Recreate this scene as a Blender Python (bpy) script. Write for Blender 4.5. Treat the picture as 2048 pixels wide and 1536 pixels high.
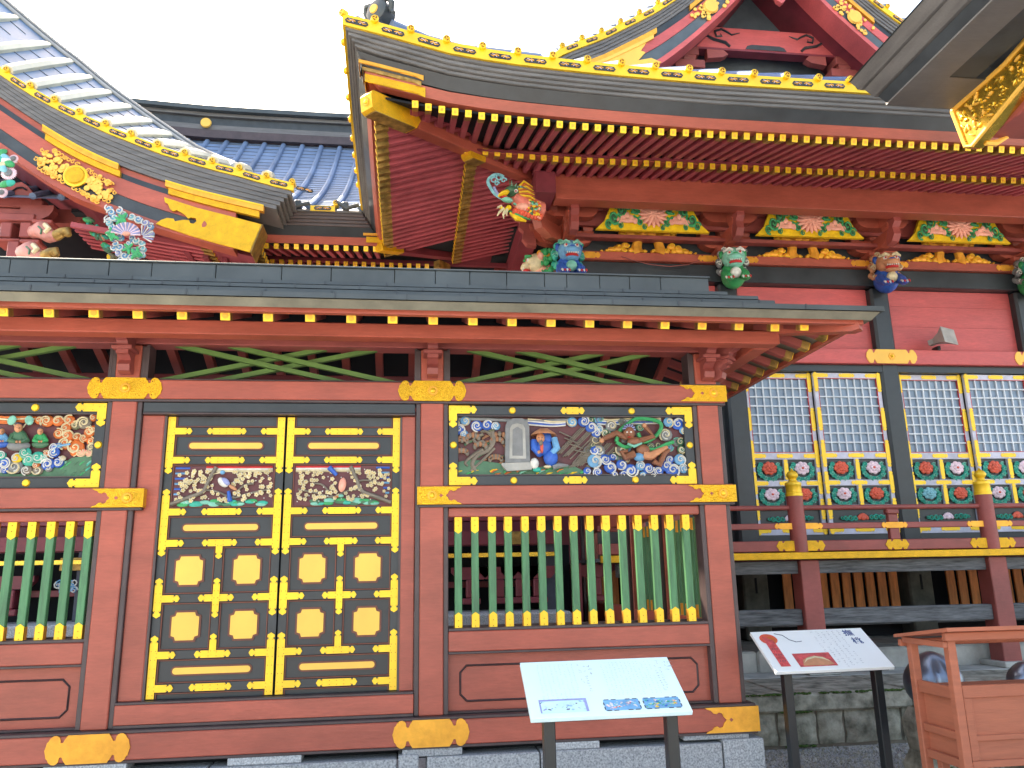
import bpy, math, random
from mathutils import Vector, Matrix
random.seed(7)
S = bpy.context.scene
for _o in list(bpy.data.objects): bpy.data.objects.remove(_o)
COL = S.collection
PI = math.pi
# ------------------------------------------------------------------ camera
YAW, PITCH, ROLL, FPX = math.radians(7.50045815), math.radians(13.4503718), math.radians(-1.16415414), 1577.14
CAM = Vector((0, -5.2, 1.5))
_f = Vector((math.sin(YAW)*math.cos(PITCH), math.cos(YAW)*math.cos(PITCH), math.sin(PITCH)))
_r = Vector((math.cos(YAW), -math.sin(YAW), 0)); _u = _r.cross(_f)
RT = _r*math.cos(ROLL)+_u*math.sin(ROLL); UP = -_r*math.sin(ROLL)+_u*math.cos(ROLL)
cam = bpy.data.cameras.new('camera'); camo = bpy.data.objects.new('camera', cam); COL.objects.link(camo)
cam.sensor_width = 36; cam.lens = 36*FPX/2048; cam.clip_start = .05; cam.clip_end = 2000
mw = Matrix.Identity(4)
for i in range(3):
    mw[i][0] = RT[i]; mw[i][1] = UP[i]; mw[i][2] = -_f[i]; mw[i][3] = CAM[i]
camo.matrix_world = mw
S.camera = camo
# ------------------------------------------------------------------ light
SUN_EL, SUN_AZ = math.radians(44), math.radians(-32)      # azimuth from +Y towards +X
w = bpy.data.worlds.new('World'); S.world = w; w.use_nodes = True
nt = w.node_tree; bg = nt.nodes['Background']
sky = nt.nodes.new('ShaderNodeTexSky'); sky.sky_type = 'NISHITA'; sky.sun_disc = False
sky.sun_elevation = SUN_EL; sky.sun_rotation = SUN_AZ; sky.air_density = 1.0; sky.dust_density = 3.5; sky.ozone_density = .6
nt.links.new(sky.outputs[0], bg.inputs[0]); bg.inputs[1].default_value = .15
sl = bpy.data.lights.new('sun', 'SUN'); sl.energy = 3.6; sl.angle = math.radians(.6); sl.color = (1, .95, .86)
so = bpy.data.objects.new('sun', sl); COL.objects.link(so)
sd = Vector((math.sin(SUN_AZ)*math.cos(SUN_EL), math.cos(SUN_AZ)*math.cos(SUN_EL), math.sin(SUN_EL)))
so.rotation_euler = sd.to_track_quat('Z', 'Y').to_euler(); so.location = (0, 0, 30)
S.view_settings.view_transform = 'Standard'; S.view_settings.look = 'None'
S.view_settings.exposure = 2.32; S.view_settings.use_white_balance = True; S.view_settings.white_balance_temperature = 7600; S.view_settings.gamma = 1
try: S.view_settings.use_curve_mapping = False
except Exception: pass
S.render.engine = 'CYCLES'
S.cycles.max_bounces = 8; S.cycles.diffuse_bounces = 4; S.cycles.glossy_bounces = 3
# ------------------------------------------------------------------ projection helper: where a sight line meets the plane Y = const
def W(px, py, Y=0.0):
    d = _f+RT*((px-1024)/FPX)-UP*((py-768)/FPX)
    return CAM+d*((Y-CAM.y)/d.y)
def WZ(px, py, Z=0.0):
    d = _f+RT*((px-1024)/FPX)-UP*((py-768)/FPX)
    return CAM+d*((Z-CAM.z)/d.z)
# ------------------------------------------------------------------ materials
MT = {}
def mat(name, col, rough=.5, metal=0., var=.12, scale=6., bump=.0, bscale=40., stretch=(1, 1, 1), col2=None, coat=0., spec=.5, grain=0.):
    m = bpy.data.materials.new(name); m.use_nodes = True; n = m.node_tree; b = n.nodes['Principled BSDF']
    b.inputs['Roughness'].default_value = rough; b.inputs['Metallic'].default_value = metal
    b.inputs['Coat Weight'].default_value = coat; b.inputs['Coat Roughness'].default_value = .15
    b.inputs['Specular IOR Level'].default_value = spec
    tc = n.nodes.new('ShaderNodeTexCoord'); mp = n.nodes.new('ShaderNodeMapping'); mp.inputs['Scale'].default_value = stretch
    geo = n.nodes.new('ShaderNodeNewGeometry'); n.links.new(geo.outputs['Position'], mp.inputs[0])
    nz = n.nodes.new('ShaderNodeTexNoise'); nz.inputs['Scale'].default_value = scale; nz.inputs['Detail'].default_value = 7; nz.inputs['Roughness'].default_value = .62
    n.links.new(mp.outputs[0], nz.inputs[0])
    cr = n.nodes.new('ShaderNodeValToRGB'); e = cr.color_ramp.elements
    c2 = col2 or tuple(c*(1-var*2.2) for c in col)
    hi = tuple(min(1, c*(1+var)) for c in col)
    e[0].position = .3; e[0].color = (*c2, 1); e[1].position = .68; e[1].color = (*hi, 1)
    oi = n.nodes.new('ShaderNodeObjectInfo')
    hv = n.nodes.new('ShaderNodeHueSaturation'); ma = n.nodes.new('ShaderNodeMapRange')
    ma.inputs['To Min'].default_value = 1-var*.6; ma.inputs['To Max'].default_value = 1+var*.6
    n.links.new(oi.outputs['Random'], ma.inputs['Value']); n.links.new(ma.outputs[0], hv.inputs['Value'])
    n.links.new(nz.outputs[0], cr.inputs[0]); n.links.new(cr.outputs[0], hv.inputs['Color']); n.links.new(hv.outputs[0], b.inputs['Base Color'])
    if grain:
        mg = n.nodes.new('ShaderNodeMapping'); mg.inputs['Scale'].default_value = (1.2, 9, 9) if grain > 0 else (7, 7, 1.2)
        n.links.new(geo.outputs['Position'], mg.inputs[0])
        ng = n.nodes.new('ShaderNodeTexNoise'); ng.inputs['Scale'].default_value = 9; ng.inputs['Detail'].default_value = 9; ng.inputs['Roughness'].default_value = .75
        n.links.new(mg.outputs[0], ng.inputs[0])
        gr = n.nodes.new('ShaderNodeMapRange'); gr.inputs['From Min'].default_value = .32; gr.inputs['From Max'].default_value = .7; gr.inputs['To Min'].default_value = 1-abs(grain); gr.inputs['To Max'].default_value = 1+abs(grain)*.5
        n.links.new(ng.outputs[0], gr.inputs['Value'])
        h2 = n.nodes.new('ShaderNodeHueSaturation'); n.links.new(gr.outputs[0], h2.inputs['Value']); n.links.new(hv.outputs[0], h2.inputs['Color']); n.links.new(h2.outputs[0], b.inputs['Base Color'])
    rr = n.nodes.new('ShaderNodeMapRange'); rr.inputs['To Min'].default_value = max(0.02, rough-.1); rr.inputs['To Max'].default_value = min(1, rough+.12)
    n.links.new(nz.outputs[0], rr.inputs['Value']); n.links.new(rr.outputs[0], b.inputs['Roughness'])
    if bump:
        bn = n.nodes.new('ShaderNodeTexNoise'); bn.inputs['Scale'].default_value = bscale; bn.inputs['Detail'].default_value = 5
        n.links.new(mp.outputs[0], bn.inputs[0])
        bu = n.nodes.new('ShaderNodeBump'); bu.inputs['Strength'].default_value = bump; bu.inputs['Distance'].default_value = .01
        n.links.new(bn.outputs[0], bu.inputs['Height']); n.links.new(bu.outputs[0], b.inputs['Normal'])
    MT[name] = m
    return m
def engrave(name, scale, dist, kind='VORONOI', dark=(.35, .12, .01)):
    m = MT[name]; n = m.node_tree; b = n.nodes['Principled BSDF']
    g = n.nodes.new('ShaderNodeNewGeometry')
    v = n.nodes.new('ShaderNodeTexVoronoi'); v.feature = 'DISTANCE_TO_EDGE'; v.inputs['Scale'].default_value = scale
    n.links.new(g.outputs['Position'], v.inputs['Vector'])
    mr = n.nodes.new('ShaderNodeMapRange'); mr.inputs['From Max'].default_value = .09
    n.links.new(v.outputs['Distance'], mr.inputs['Value'])
    bu = n.nodes.new('ShaderNodeBump'); bu.inputs['Strength'].default_value = .7; bu.inputs['Distance'].default_value = dist
    n.links.new(mr.outputs[0], bu.inputs['Height']); n.links.new(bu.outputs[0], b.inputs['Normal'])
    src = b.inputs['Base Color'].links[0].from_socket
    mx = n.nodes.new('ShaderNodeMix'); mx.data_type = 'RGBA'; mx.inputs[6].default_value = (*dark, 1)
    m2 = n.nodes.new('ShaderNodeMapRange'); m2.inputs['To Min'].default_value = .4; m2.inputs['From Max'].default_value = .05
    n.links.new(v.outputs['Distance'], m2.inputs['Value']); n.links.new(m2.outputs[0], mx.inputs[0])
    n.links.new(src, mx.inputs[7]); n.links.new(mx.outputs[2], b.inputs['Base Color'])
mat('red', (.45, .10, .062), .42, var=.13, scale=1.6, bump=.15, bscale=16, stretch=(1, 1, 3), grain=.16)
mat('red_dull', (.34, .078, .065), .5, var=.14, scale=2.2, bump=.15, bscale=18, grain=.14)
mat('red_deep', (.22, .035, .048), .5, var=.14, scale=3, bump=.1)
mat('red_hall', (.62, .115, .11), .5, var=.10, scale=1.1, bump=.1, bscale=16, stretch=(1, 1, 4), grain=.18)
mat('brown_edge', (.075, .05, .05), .4, var=.15)
mat('black', (.031, .037, .041), .36, var=.18, scale=3)
mat('black_roof', (.155, .15, .145), .5, grain=.15, var=.16, scale=3.5, stretch=(.4, .4, 5), bump=.1)
mat('black_matt', (.05, .06, .068), .55, var=.15, scale=5, bump=.12, bscale=30)
mat('shade_black', (.006, .008, .012), .9)  # near-black that paints deep shade in gaps and hollows
mat('gold', (.98, .59, .03), .4, .35, var=.07, scale=5, coat=.2)
mat('gold_nail', (.34, .10, .01), .5, .2)
mat('gold_orange', (.95, .42, .05), .42, .45, var=.12, scale=9, bump=.15, bscale=55)
mat('gold_engraved', (.92, .50, .02), .36, .4, var=.1, scale=9); engrave('gold_engraved', 85, .003, dark=(.42, .17, .01))
mat('gold_panel', (.98, .55, .10), .5, .2, var=.05, scale=3)
mat('gold_relief', (.75, .50, .08), .25, .85, var=.2, scale=8)
mat('gold_aged', (.42, .26, .07), .45, .45, var=.28, scale=12, bump=.2, bscale=60)
mat('green_slat', (.075, .235, .10), .45, var=.14, scale=7, stretch=(5, 5, .6), bump=.25, bscale=30, col2=(.045, .14, .065))
mat('green_brace', (.095, .19, .04), .5, var=.12, scale=5)
mat('copper', (.068, .082, .085), .5, .1, var=.14, scale=2.5, bump=.08, bscale=9)
mat('copper_edge', (.20, .19, .14), .5, .1, var=.2, scale=4)
mat('copper_blue', (.15, .22, .34), .7, .05, var=.15, scale=1.6, bump=.06, bscale=6)
mat('wood_grey', (.13, .135, .14), .8, var=.32, scale=9, stretch=(.5, 3, 6), bump=.35, bscale=22)
mat('wood_red', (.45, .14, .075), .6, var=.08, scale=6, stretch=(.5, .5, 4), bump=.2, bscale=30)
mat('wood_orange', (.62, .21, .06), .65, var=.2, scale=5, stretch=(4, 4, .6), bump=.2, bscale=30)
mat('granite', (.44, .45, .45), .75, var=.3, scale=90, bump=.2, bscale=120, col2=(.14, .15, .16))
mat('stone', (.36, .345, .28), .9, var=.28, scale=7, bump=.9, bscale=20, col2=(.085, .085, .06))
mat('stone_slab', (.46, .46, .42), .85, var=.2, scale=3, bump=.35, bscale=26)
mat('gravel', (.38, .38, .37), .9, var=.35, scale=60, col2=(.07, .07, .07))
mat('gravel_ground', (.40, .395, .39), .95, var=.3, scale=45, bump=1, bscale=70, col2=(.22, .22, .22))
mat('moss', (.045, .10, .012), .95, var=.35, scale=40, bump=.8, bscale=60)
mat('white_board', (.66, .85, .85), .3, var=.02, scale=2)
mat('white_board2', (.83, .86, .84), .3, var=.02, scale=2)
mat('metal_black', (.018, .022, .024), .35, .2, var=.1)
mat('steel', (.20, .23, .28), .3, .9, var=.1, scale=3)
mat('horn', (.40, .39, .36), .5, .1)
mat('pane', (.25, .345, .45), .4, var=.12, scale=4)
mat('lattice', (.70, .76, .80), .5, var=.1, scale=7)
mat('pale_frame', (.62, .62, .72), .5, var=.12, scale=6)
for nm, c in dict(c_white=(.72, .72, .66), c_cream=(.72, .62, .38), c_blue=(.025, .12, .50), c_sky=(.14, .38, .62), c_teal=(.02, .44, .32), c_green=(.03, .36, .12),
                  c_dkgreen=(.06, .17, .09), c_mint=(.20, .55, .42), c_orange=(.65, .15, .025), c_pink=(1, .42, .30), c_rose=(.75, .20, .14), c_snout=(.55, .22, .18), c_ltpink=(.88, .66, .72), c_redc=(.60, .03, .03), c_coral=(.80, .12, .06),
                  c_yellow=(1, .6, .02), c_brown=(.20, .10, .055), c_skin=(.62, .28, .14), c_dkskin=(.28, .11, .055), c_grey=(.22, .23, .23), c_olive=(.16, .16, .09), c_purple=(.14, .035, .04),
                  c_bark=(.20, .17, .13), c_violet=(.30, .34, .60), c_ink=(.05, .06, .09), c_aqua=(.22, .55, .62)).items():
    mat(nm, c, .5, var=.13, scale=14)
mat('copper_shade', (.06, .11, .22), .7, 0, var=.15, scale=2, spec=.2); mat('black_hazy', (.085, .11, .125), .5, var=.15, scale=3)  # roof copper with shade in its colour; gable black lifted by painted haze
# ------------------------------------------------------------------ mesh builder
class MB:
    def __init__(s): s.v = []; s.f = []; s.m = []; s.T = None
    def add(s, vs, fs, m):
        k = len(s.v)
        s.v += [tuple(s.T @ Vector(p)) if s.T else tuple(p) for p in vs]
        s.f += [tuple(i+k for i in f) for f in fs]; s.m += [m]*len(fs)
        return s
    def box(s, x0, x1, y0, y1, z0, z1, m, c=0.):
        if x0 > x1: x0, x1 = x1, x0
        if y0 > y1: y0, y1 = y1, y0
        if z0 > z1: z0, z1 = z1, z0
        if c <= 0:
            vs = [(x, y, z) for x in (x0, x1) for y in (y0, y1) for z in (z0, z1)]
            fs = [(0, 1, 3, 2), (4, 6, 7, 5), (0, 4, 5, 1), (2, 3, 7, 6), (0, 2, 6, 4), (1, 5, 7, 3)]
            return s.add(vs, fs, m)
        X = (x0, x1); Y = (y0, y1); Z = (z0, z1); vs = []; idx = {}
        for i in (0, 1):
            for j in (0, 1):
                for k in (0, 1):
                    for a in range(3):
                        p = [X[i]+(c if i == 0 else -c), Y[j]+(c if j == 0 else -c), Z[k]+(c if k == 0 else -c)]
                        p[a] = (X, Y, Z)[a][(i, j, k)[a]]
                        idx[(i, j, k, a)] = len(vs); vs.append(tuple(p))
        fs = []
        q = [(0, 0), (1, 0), (1, 1), (0, 1)]
        for a in range(3):
            o = [b for b in range(3) if b != a]
            for sd_ in (0, 1):
                f = []
                for (u, v_) in q:
                    t = [0, 0, 0]; t[a] = sd_; t[o[0]] = u; t[o[1]] = v_
                    f.append(idx[(*t, a)])
                fs.append(tuple(f))
            for u in (0, 1):
                for v_ in (0, 1):
                    t0 = [0, 0, 0]; t0[o[0]] = u; t0[o[1]] = v_; t1 = list(t0); t1[a] = 1
                    fs.append((idx[(*t0, o[0])], idx[(*t1, o[0])], idx[(*t1, o[1])], idx[(*t0, o[1])]))
        for i in (0, 1):
            for j in (0, 1):
                for k in (0, 1): fs.append(tuple(idx[(i, j, k, a)] for a in range(3)))
        return s.add(vs, fs, m)
    def prism(s, pts, a, b, m, axis='y'):
        n = len(pts)
        def P(p, t):
            return {'y': (p[0], t, p[1]), 'x': (t, p[0], p[1]), 'z': (p[0], p[1], t)}[axis]
        vs = [P(p, a) for p in pts]+[P(p, b) for p in pts]
        fs = [tuple(range(n)), tuple(range(2*n-1, n-1, -1))]+[(i, i+n, (i+1) % n+n, (i+1) % n) for i in range(n)]
        return s.add(vs, fs, m)
    def loft(s, secs, m, cap=True, closed=True, loop=False):
        n = len(secs[0]); vs = [p for sec in secs for p in sec]; fs = []; L = len(secs)
        for i in range(L if loop else L-1):
            j2 = (i+1) % L
            for j in range(n if closed else n-1):
                k = (j+1) % n
                fs.append((i*n+j, i*n+k, j2*n+k, j2*n+j))
        if cap and not loop: fs += [tuple(range(n-1, -1, -1)), tuple(range((L-1)*n, L*n))]
        return s.add(vs, fs, m)
    def tube(s, pts, r, m, n=6, flat=1.):
        pts = [Vector(p) for p in pts]; secs = []; L = len(pts)
        for i, p in enumerate(pts):
            t = (pts[min(i+1, L-1)]-pts[max(i-1, 0)]); t = t.normalized() if t.length > 1e-9 else Vector((0, 0, 1))
            a = Vector((0, 1, 0))
            if abs(t.y) > .95: a = Vector((1, 0, 0))
            u = t.cross(a).normalized(); v_ = t.cross(u).normalized()
            rr = r[i] if isinstance(r, (list, tuple)) else r
            secs.append([tuple(p+u*(math.cos(2*PI*k/n)*rr)+v_*(math.sin(2*PI*k/n)*rr*flat)) for k in range(n)])
        return s.loft(secs, m)
    def ell(s, c, r, m, nu=8, nv=6, R=None):
        if not isinstance(r, (tuple, list)): r = (r, r, r)
        vs = []; c = Vector(c)
        def tf(p):
            p = Vector(p)
            if R: p = R @ p
            return tuple(c+p)
        for i in range(1, nv):
            a = PI*i/nv
            for j in range(nu):
                b = 2*PI*j/nu; vs.append(tf((r[0]*math.sin(a)*math.cos(b), r[1]*math.sin(a)*math.sin(b), r[2]*math.cos(a))))
        vs.append(tf((0, 0, r[2]))); vs.append(tf((0, 0, -r[2]))); t = len(vs)-2
        fs = []
        for i in range(nv-2):
            for j in range(nu): k = (j+1) % nu; fs.append((i*nu+j, (i+1)*nu+j, (i+1)*nu+k, i*nu+k))
        for j in range(nu):
            k = (j+1) % nu; fs.append((t, j, k)); fs.append((t+1, (nv-2)*nu+k, (nv-2)*nu+j))
        return s.add(vs, fs, m)
    def lathe(s, prof, c, m, n=16, axis='z'):
        secs = []
        for (r, h) in prof:
            ring = []
            for k in range(n):
                a = 2*PI*k/n; x, y = r*math.cos(a), r*math.sin(a)
                ring.append({'z': (c[0]+x, c[1]+y, c[2]+h), 'y': (c[0]+x, c[1]+h, c[2]+y), 'x': (c[0]+h, c[1]+x, c[2]+y)}[axis])
            secs.append(ring)
        return s.loft(secs, m)
    def mesh(s, name, smooth=False):
        me = bpy.data.meshes.new(name); me.from_pydata(s.v, [], s.f)
        names = []
        for x in s.m:
            if x not in names: names.append(x)
        for x in names: me.materials.append(MT[x])
        me.polygons.foreach_set('material_index', [names.index(x) for x in s.m])
        import bmesh
        bm = bmesh.new(); bm.from_mesh(me); bmesh.ops.recalc_face_normals(bm, faces=bm.faces); bm.to_mesh(me); bm.free()
        if smooth:
            me.polygons.foreach_set('use_smooth', [True]*len(me.polygons))
            try: me.set_sharp_from_angle(angle=math.radians(40))
            except Exception: pass
        me.update()
        return me
    def build(s, name, parent=None, smooth=False, label=None, **kw):
        o = bpy.data.objects.new(name, s.mesh(name, smooth)); COL.objects.link(o)
        if parent: o.parent = parent
        if label: o['label'] = label
        for k, v_ in kw.items(): o[k] = v_
        return o
def inst(me, name, parent, loc, rz=0, sc=None, label=None):
    o = bpy.data.objects.new(name, me); COL.objects.link(o); o.parent = parent; o.location = loc
    if rz: o.rotation_euler = (0, 0, rz)
    if sc: o.scale = sc
    if label: o['label'] = label
    return o
def thing(name, label, cat, group=None, kind=None):
    o = bpy.data.objects.new(name, None); COL.objects.link(o); o['label'] = label; o['category'] = cat
    if group: o['group'] = group
    if kind: o['kind'] = kind
    return o
def tagm(o, label, cat, group=None):
    o['label'] = label; o['category'] = cat
    if group: o['group'] = group
    return o
def lerp(a, b, t): return a+(b-a)*t
def itp(xs, ys, x):
    if x <= xs[0]: return ys[0]
    for i in range(len(xs)-1):
        if x <= xs[i+1]:
            return lerp(ys[i], ys[i+1], (x-xs[i])/(xs[i+1]-xs[i]))
    return ys[-1]
def sitp(xs, ys, x):      # smooth (Catmull-Rom) interpolation
    n = len(xs)
    if x <= xs[0]: return ys[0]
    if x >= xs[-1]: return ys[-1]
    for i in range(n-1):
        if x <= xs[i+1]:
            h = xs[i+1]-xs[i]; t = (x-xs[i])/h
            m0 = (ys[i+1]-ys[max(i-1, 0)])/(xs[i+1]-xs[max(i-1, 0)]); m1 = (ys[min(i+2, n-1)]-ys[i])/(xs[min(i+2, n-1)]-xs[i])
            t2, t3 = t*t, t*t*t
            return (2*t3-3*t2+1)*ys[i]+(t3-2*t2+t)*h*m0+(-2*t3+3*t2)*ys[i+1]+(t3-t2)*h*m1
def clip_line(x0, z0, x1, z1, zt, zb): pass
# ---- gold outlines (all in the XZ plane)
def kat(h, L):            # beam plate with chamfered body and lobed ends; full height h, half length L
    a = L-.78*h
    r = [(a, .5*h), (a+.10*h, .36*h), (a+.16*h, .24*h), (a+.24*h, .25*h), (a+.26*h, .38*h), (a+.31*h, .46*h), (a+.40*h, .5*h), (a+.50*h, .49*h), (a+.60*h, .42*h), (a+.66*h, .31*h), (a+.71*h, .27*h), (a+.74*h, .13*h), (a+.78*h, 0)]
    R_ = r+[(x, -z) for x, z in reversed(r[:-1])]
    return R_+[(-x, -z) for x, z in R_]
def endplate(h, L, sgn=1):     # end of a beam: straight end at 0, scalloped mouth at L
    m = [(L, .5), (L-.1, .43), (L-.26, .38), (L-.36, .27), (L-.5, .24), (L-.6, .31), (L-.74, .26), (L-.8, .12), (L-.93, 0)]
    up = [(x, z) for x, z in m]; pts = [(0, .5)]+up+[(x, -z) for x, z in reversed(m[:-1])]+[(0, -.5)]
    return [(sgn*x*h, z*h) for x, z in pts]
def bar_end(L, h, k=1):   # lobed strap tip pointing +x from 0 to L
    return [(L-.95*h, .5*h), (L-.8*h, .3*h), (L-.66*h, .3*h), (L-.6*h, .5*h), (L-.3*h, .46*h), (L-.14*h, .2*h), (L, 0)]
def strap(mb, cx, cz, L0, L1, h, y, m='gold', vert=False, t=.006, e0=True, e1=True, nails=True):
    def half(L, e): return bar_end(L, h) if e else [(L, .5*h), (L, 0)]
    a = half(L1, e1); a = a+[(x, -z) for x, z in reversed(a[:-1])]
    b = half(L0, e0); b = b+[(x, -z) for x, z in reversed(b[:-1])]
    pts = a+[(-x, -z) for x, z in b]
    if vert: pts = [(cx+z, cz+x) for x, z in pts]
    else: pts = [(cx+x, cz+z) for x, z in pts]
    mb.prism(pts, y-t, y, m)
    if nails:
        L = L0+L1; n = max(2, int(L/(h*1.05)))
        for i in range(n):
            u = -L0+h*.9*(1 if e0 else .5)+i*(L-h*.9*((1 if e0 else .5)+(1 if e1 else .5)))/max(1, n-1)
            for s_ in (-1, 1):
                q = (u, s_*h*.27)
                X, Z = (cx+q[1], cz+q[0]) if vert else (cx+q[0], cz+q[1])
                r = .0032; mb.add([(X-r, y-t-.0006, Z), (X, y-t-.0006, Z-r), (X+r, y-t-.0006, Z), (X, y-t-.0006, Z+r)], [(0, 1, 2, 3)], 'gold_nail')
def boss(mb, x, y, z, r, m='gold'):
    n = 32
    mb.prism([(x+math.cos(2*PI*i/n)*r*(1 if i % 2 else .72), z+math.sin(2*PI*i/n)*r*(1 if i % 2 else .72)) for i in range(n)], y-.005, y, 'gold_orange')
    mb.ell((x, y-.004, z), (r*.55, .016, r*.55), m, 10, 6)
# ---- carving helpers
def sp(mb, x, y, z, r, m, turns=1.6, th=.2, d=1, a0=0., n=20, m2=None, flat=1.):
    if m2: mb.ell((x, y+.004, z), (r, r*.35, r), m2, 10, 6)
    pts = []; rs = []
    for i in range(n+1):
        t = i/n; a = a0+d*turns*2*PI*t; rr = r*(1-t*.86)
        pts.append((x+math.cos(a)*rr, y-.012*t-r*.25, z+math.sin(a)*rr)); rs.append(r*th*(1-.55*t))
    mb.tube(pts, rs, m, 4)
# =================================================================== the lattice fence with its gate
mat('c_pine', (.38, .17, .08), .5)
FN = thing('gate_fence', 'red shrine fence with gold-strapped double gate, green slats and long dark eave', 'fence')
POSTS = [-1.815, .142, 2.067]
ZB0, ZB1 = .478, .655
def post_at(x, y, zt=2.99, par=FN, zb=ZB1, name='post', hw=.075, hy=.075):
    mb = MB(); mb.box(x-hw, x+hw, y-hy, y+hy, zb, zt, 'red', .006)
    for s in (-1, 1): mb.box(x+s*hw, x+s*(hw+.032), y-hy+.012, y+hy-.012, zb, zt-.002, 'brown_edge', .004)
    return mb.build(name, par)
for x in POSTS: post_at(x, .075)
def beam(x0, x1, z0, z1, y0=-.014, y1=.16, band=.018, m='red', name='beam', par=FN, topband=.0, c=.005):
    mb = MB(); mb.box(x0, x1, y0, y1, z0+band, z1-topband, m, c)
    if band: mb.box(x0, x1+.002, y0+.004, y1, z0, z0+band-.001, 'brown_edge', .003)
    if topband: mb.box(x0, x1+.002, y0+.004, y1, z1-topband+.001, z1, 'brown_edge', .003)
    return mb.build(name, par)
XL = -3.95
beam(XL, 2.19, 2.612, 2.765, topband=.01)                    # head beam
beam(XL, 2.21, ZB0, ZB1, y0=-.05, y1=.2, topband=.018)       # ground beam
beam(.06, 2.20, 1.922, 2.062, y0=-.016); beam(XL, -1.655, 1.922, 2.062, y0=-.016)
for (a, b) in ((.25, 1.96), (XL, -1.92)):
    beam(a, b, 1.862, 1.921, y0=.03, y1=.1, band=0, name='lintel')
    beam(a, b, 1.007, 1.165, y0=.012, y1=.12, band=.016, topband=.02, name='sill')
    mb = MB(); mb.box(a, b, .075, .1, ZB1, 1.006, 'red')                  # recessed board with a moulded field
    mb.build('base_board', FN)
    x0, x1 = (a+.07, b-.07); z0, z1 = .715, .94; c = .045
    oc = lambda g: [(x0+g, z0+c+g*.4), (x0+c*.5+g*.7, z0+c*.5+g*.7), (x0+c+g*.4, z0+g), (x1-c-g*.4, z0+g), (x1-c*.5-g*.7, z0+c*.5+g*.7), (x1-g, z0+c+g*.4), (x1-g, z1-c-g*.4), (x1-c*.5-g*.7, z1-c*.5-g*.7), (x1-c-g*.4, z1-g), (x0+c+g*.4, z1-g), (x0+c*.5+g*.7, z1-c*.5-g*.7), (x0+g, z1-c-g*.4)]
    mb = MB(); A, B, C_ = oc(0), oc(.007), oc(.014); n = len(A)
    secs = [[(*(A[i][:1]), .0745, A[i][1]), (B[i][0], .064, B[i][1]), (C_[i][0], .0745, C_[i][1])] for i in range(n)]
    mb.loft(secs, 'brown_edge', loop=True)
    mb.build('moulding', FN)
    MB().box(a, b, .03, .074, .656, .668, 'brown_edge', .003).build('moulding', FN)
    MB().box(a, b, .1, .14, 1.166, 1.175, 'brown_edge').build('moulding', FN)
# gate bay: lintel, jambs, threshold
mb = MB(); mb.box(-1.70, .03, .004, .13, 2.545, 2.611, 'black', .004); mb.box(-1.70, .03, .0, .13, 2.533, 2.5445, 'brown_edge', .002); mb.build('lintel', FN)
for a, b in ((-1.708, -1.572), (-.055, .033)):
    mb = MB(); mb.box(a, b, .035, .12, .80, 2.532, 'red', .005); mb.box(b if a < -1 else a-.014, b+.014 if a < -1 else a, .04, .12, .80, 2.53, 'brown_edge'); mb.build('jamb', FN)
mb = MB(); mb.box(-1.707, .034, -.004, .15, .675, .785, 'red', .004); mb.box(-1.707, .034, -.001, .15, .7855, .80, 'brown_edge', .003); mb.box(-1.707, .034, -.001, .1, .6555, .6745, 'brown_edge', .003); mb.build('threshold', FN)
# beam plates
for x in POSTS[:2]:
    mb = MB(); mb.prism([(x+a, 2.697+b) for a, b in kat(.138, .228)], -.022, -.0145, 'gold_engraved'); boss(mb, x+.004, -.023, 2.697, .036)
    for sx in (-1, 1):
        for sz in (-1, 1): mb.ell((x+sx*.165, -.023, 2.697+sz*.045), .004, 'gold_nail', 5, 4)
    mb.build('beam_plate', FN)
    mb = MB(); mb.prism([(x+a, .566+b) for a, b in kat(.155, .232)], -.058, -.0505, 'gold_orange'); mb.build('beam_plate', FN)
def end_pl(x, z, h, L, sg, y, m='gold_engraved', b=True, bx=.09):
    mb = MB(); mb.prism([(x+a, z+c) for a, c in endplate(h, L/h, sg)], y-.008, y-.0005, m)
    mb.box(x, x-sg*.006, y-.008, y+.11, z-h/2, z+h/2, m)
    if b: boss(mb, x+sg*bx, y-.009, z, .036)
    hx = x+sg*(L*.52); mb.prism([(hx-.012, z), (hx, z-.012), (hx+.014, z), (hx, z+.012)], y-.0092, y-.0075, 'red')
    mb.build('beam_plate', FN)
end_pl(.053, 1.998, .115, .285, 1, -.0165); end_pl(2.207, 1.998, .115, .33, -1, -.0165); end_pl(-1.648, 1.998, .115, .30, -1, -.0165)
end_pl(2.197, 2.697, .115, .33, -1, -.0145); end_pl(2.217, .566, .150, .35, -1, -.0505, 'gold_orange', False)
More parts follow.
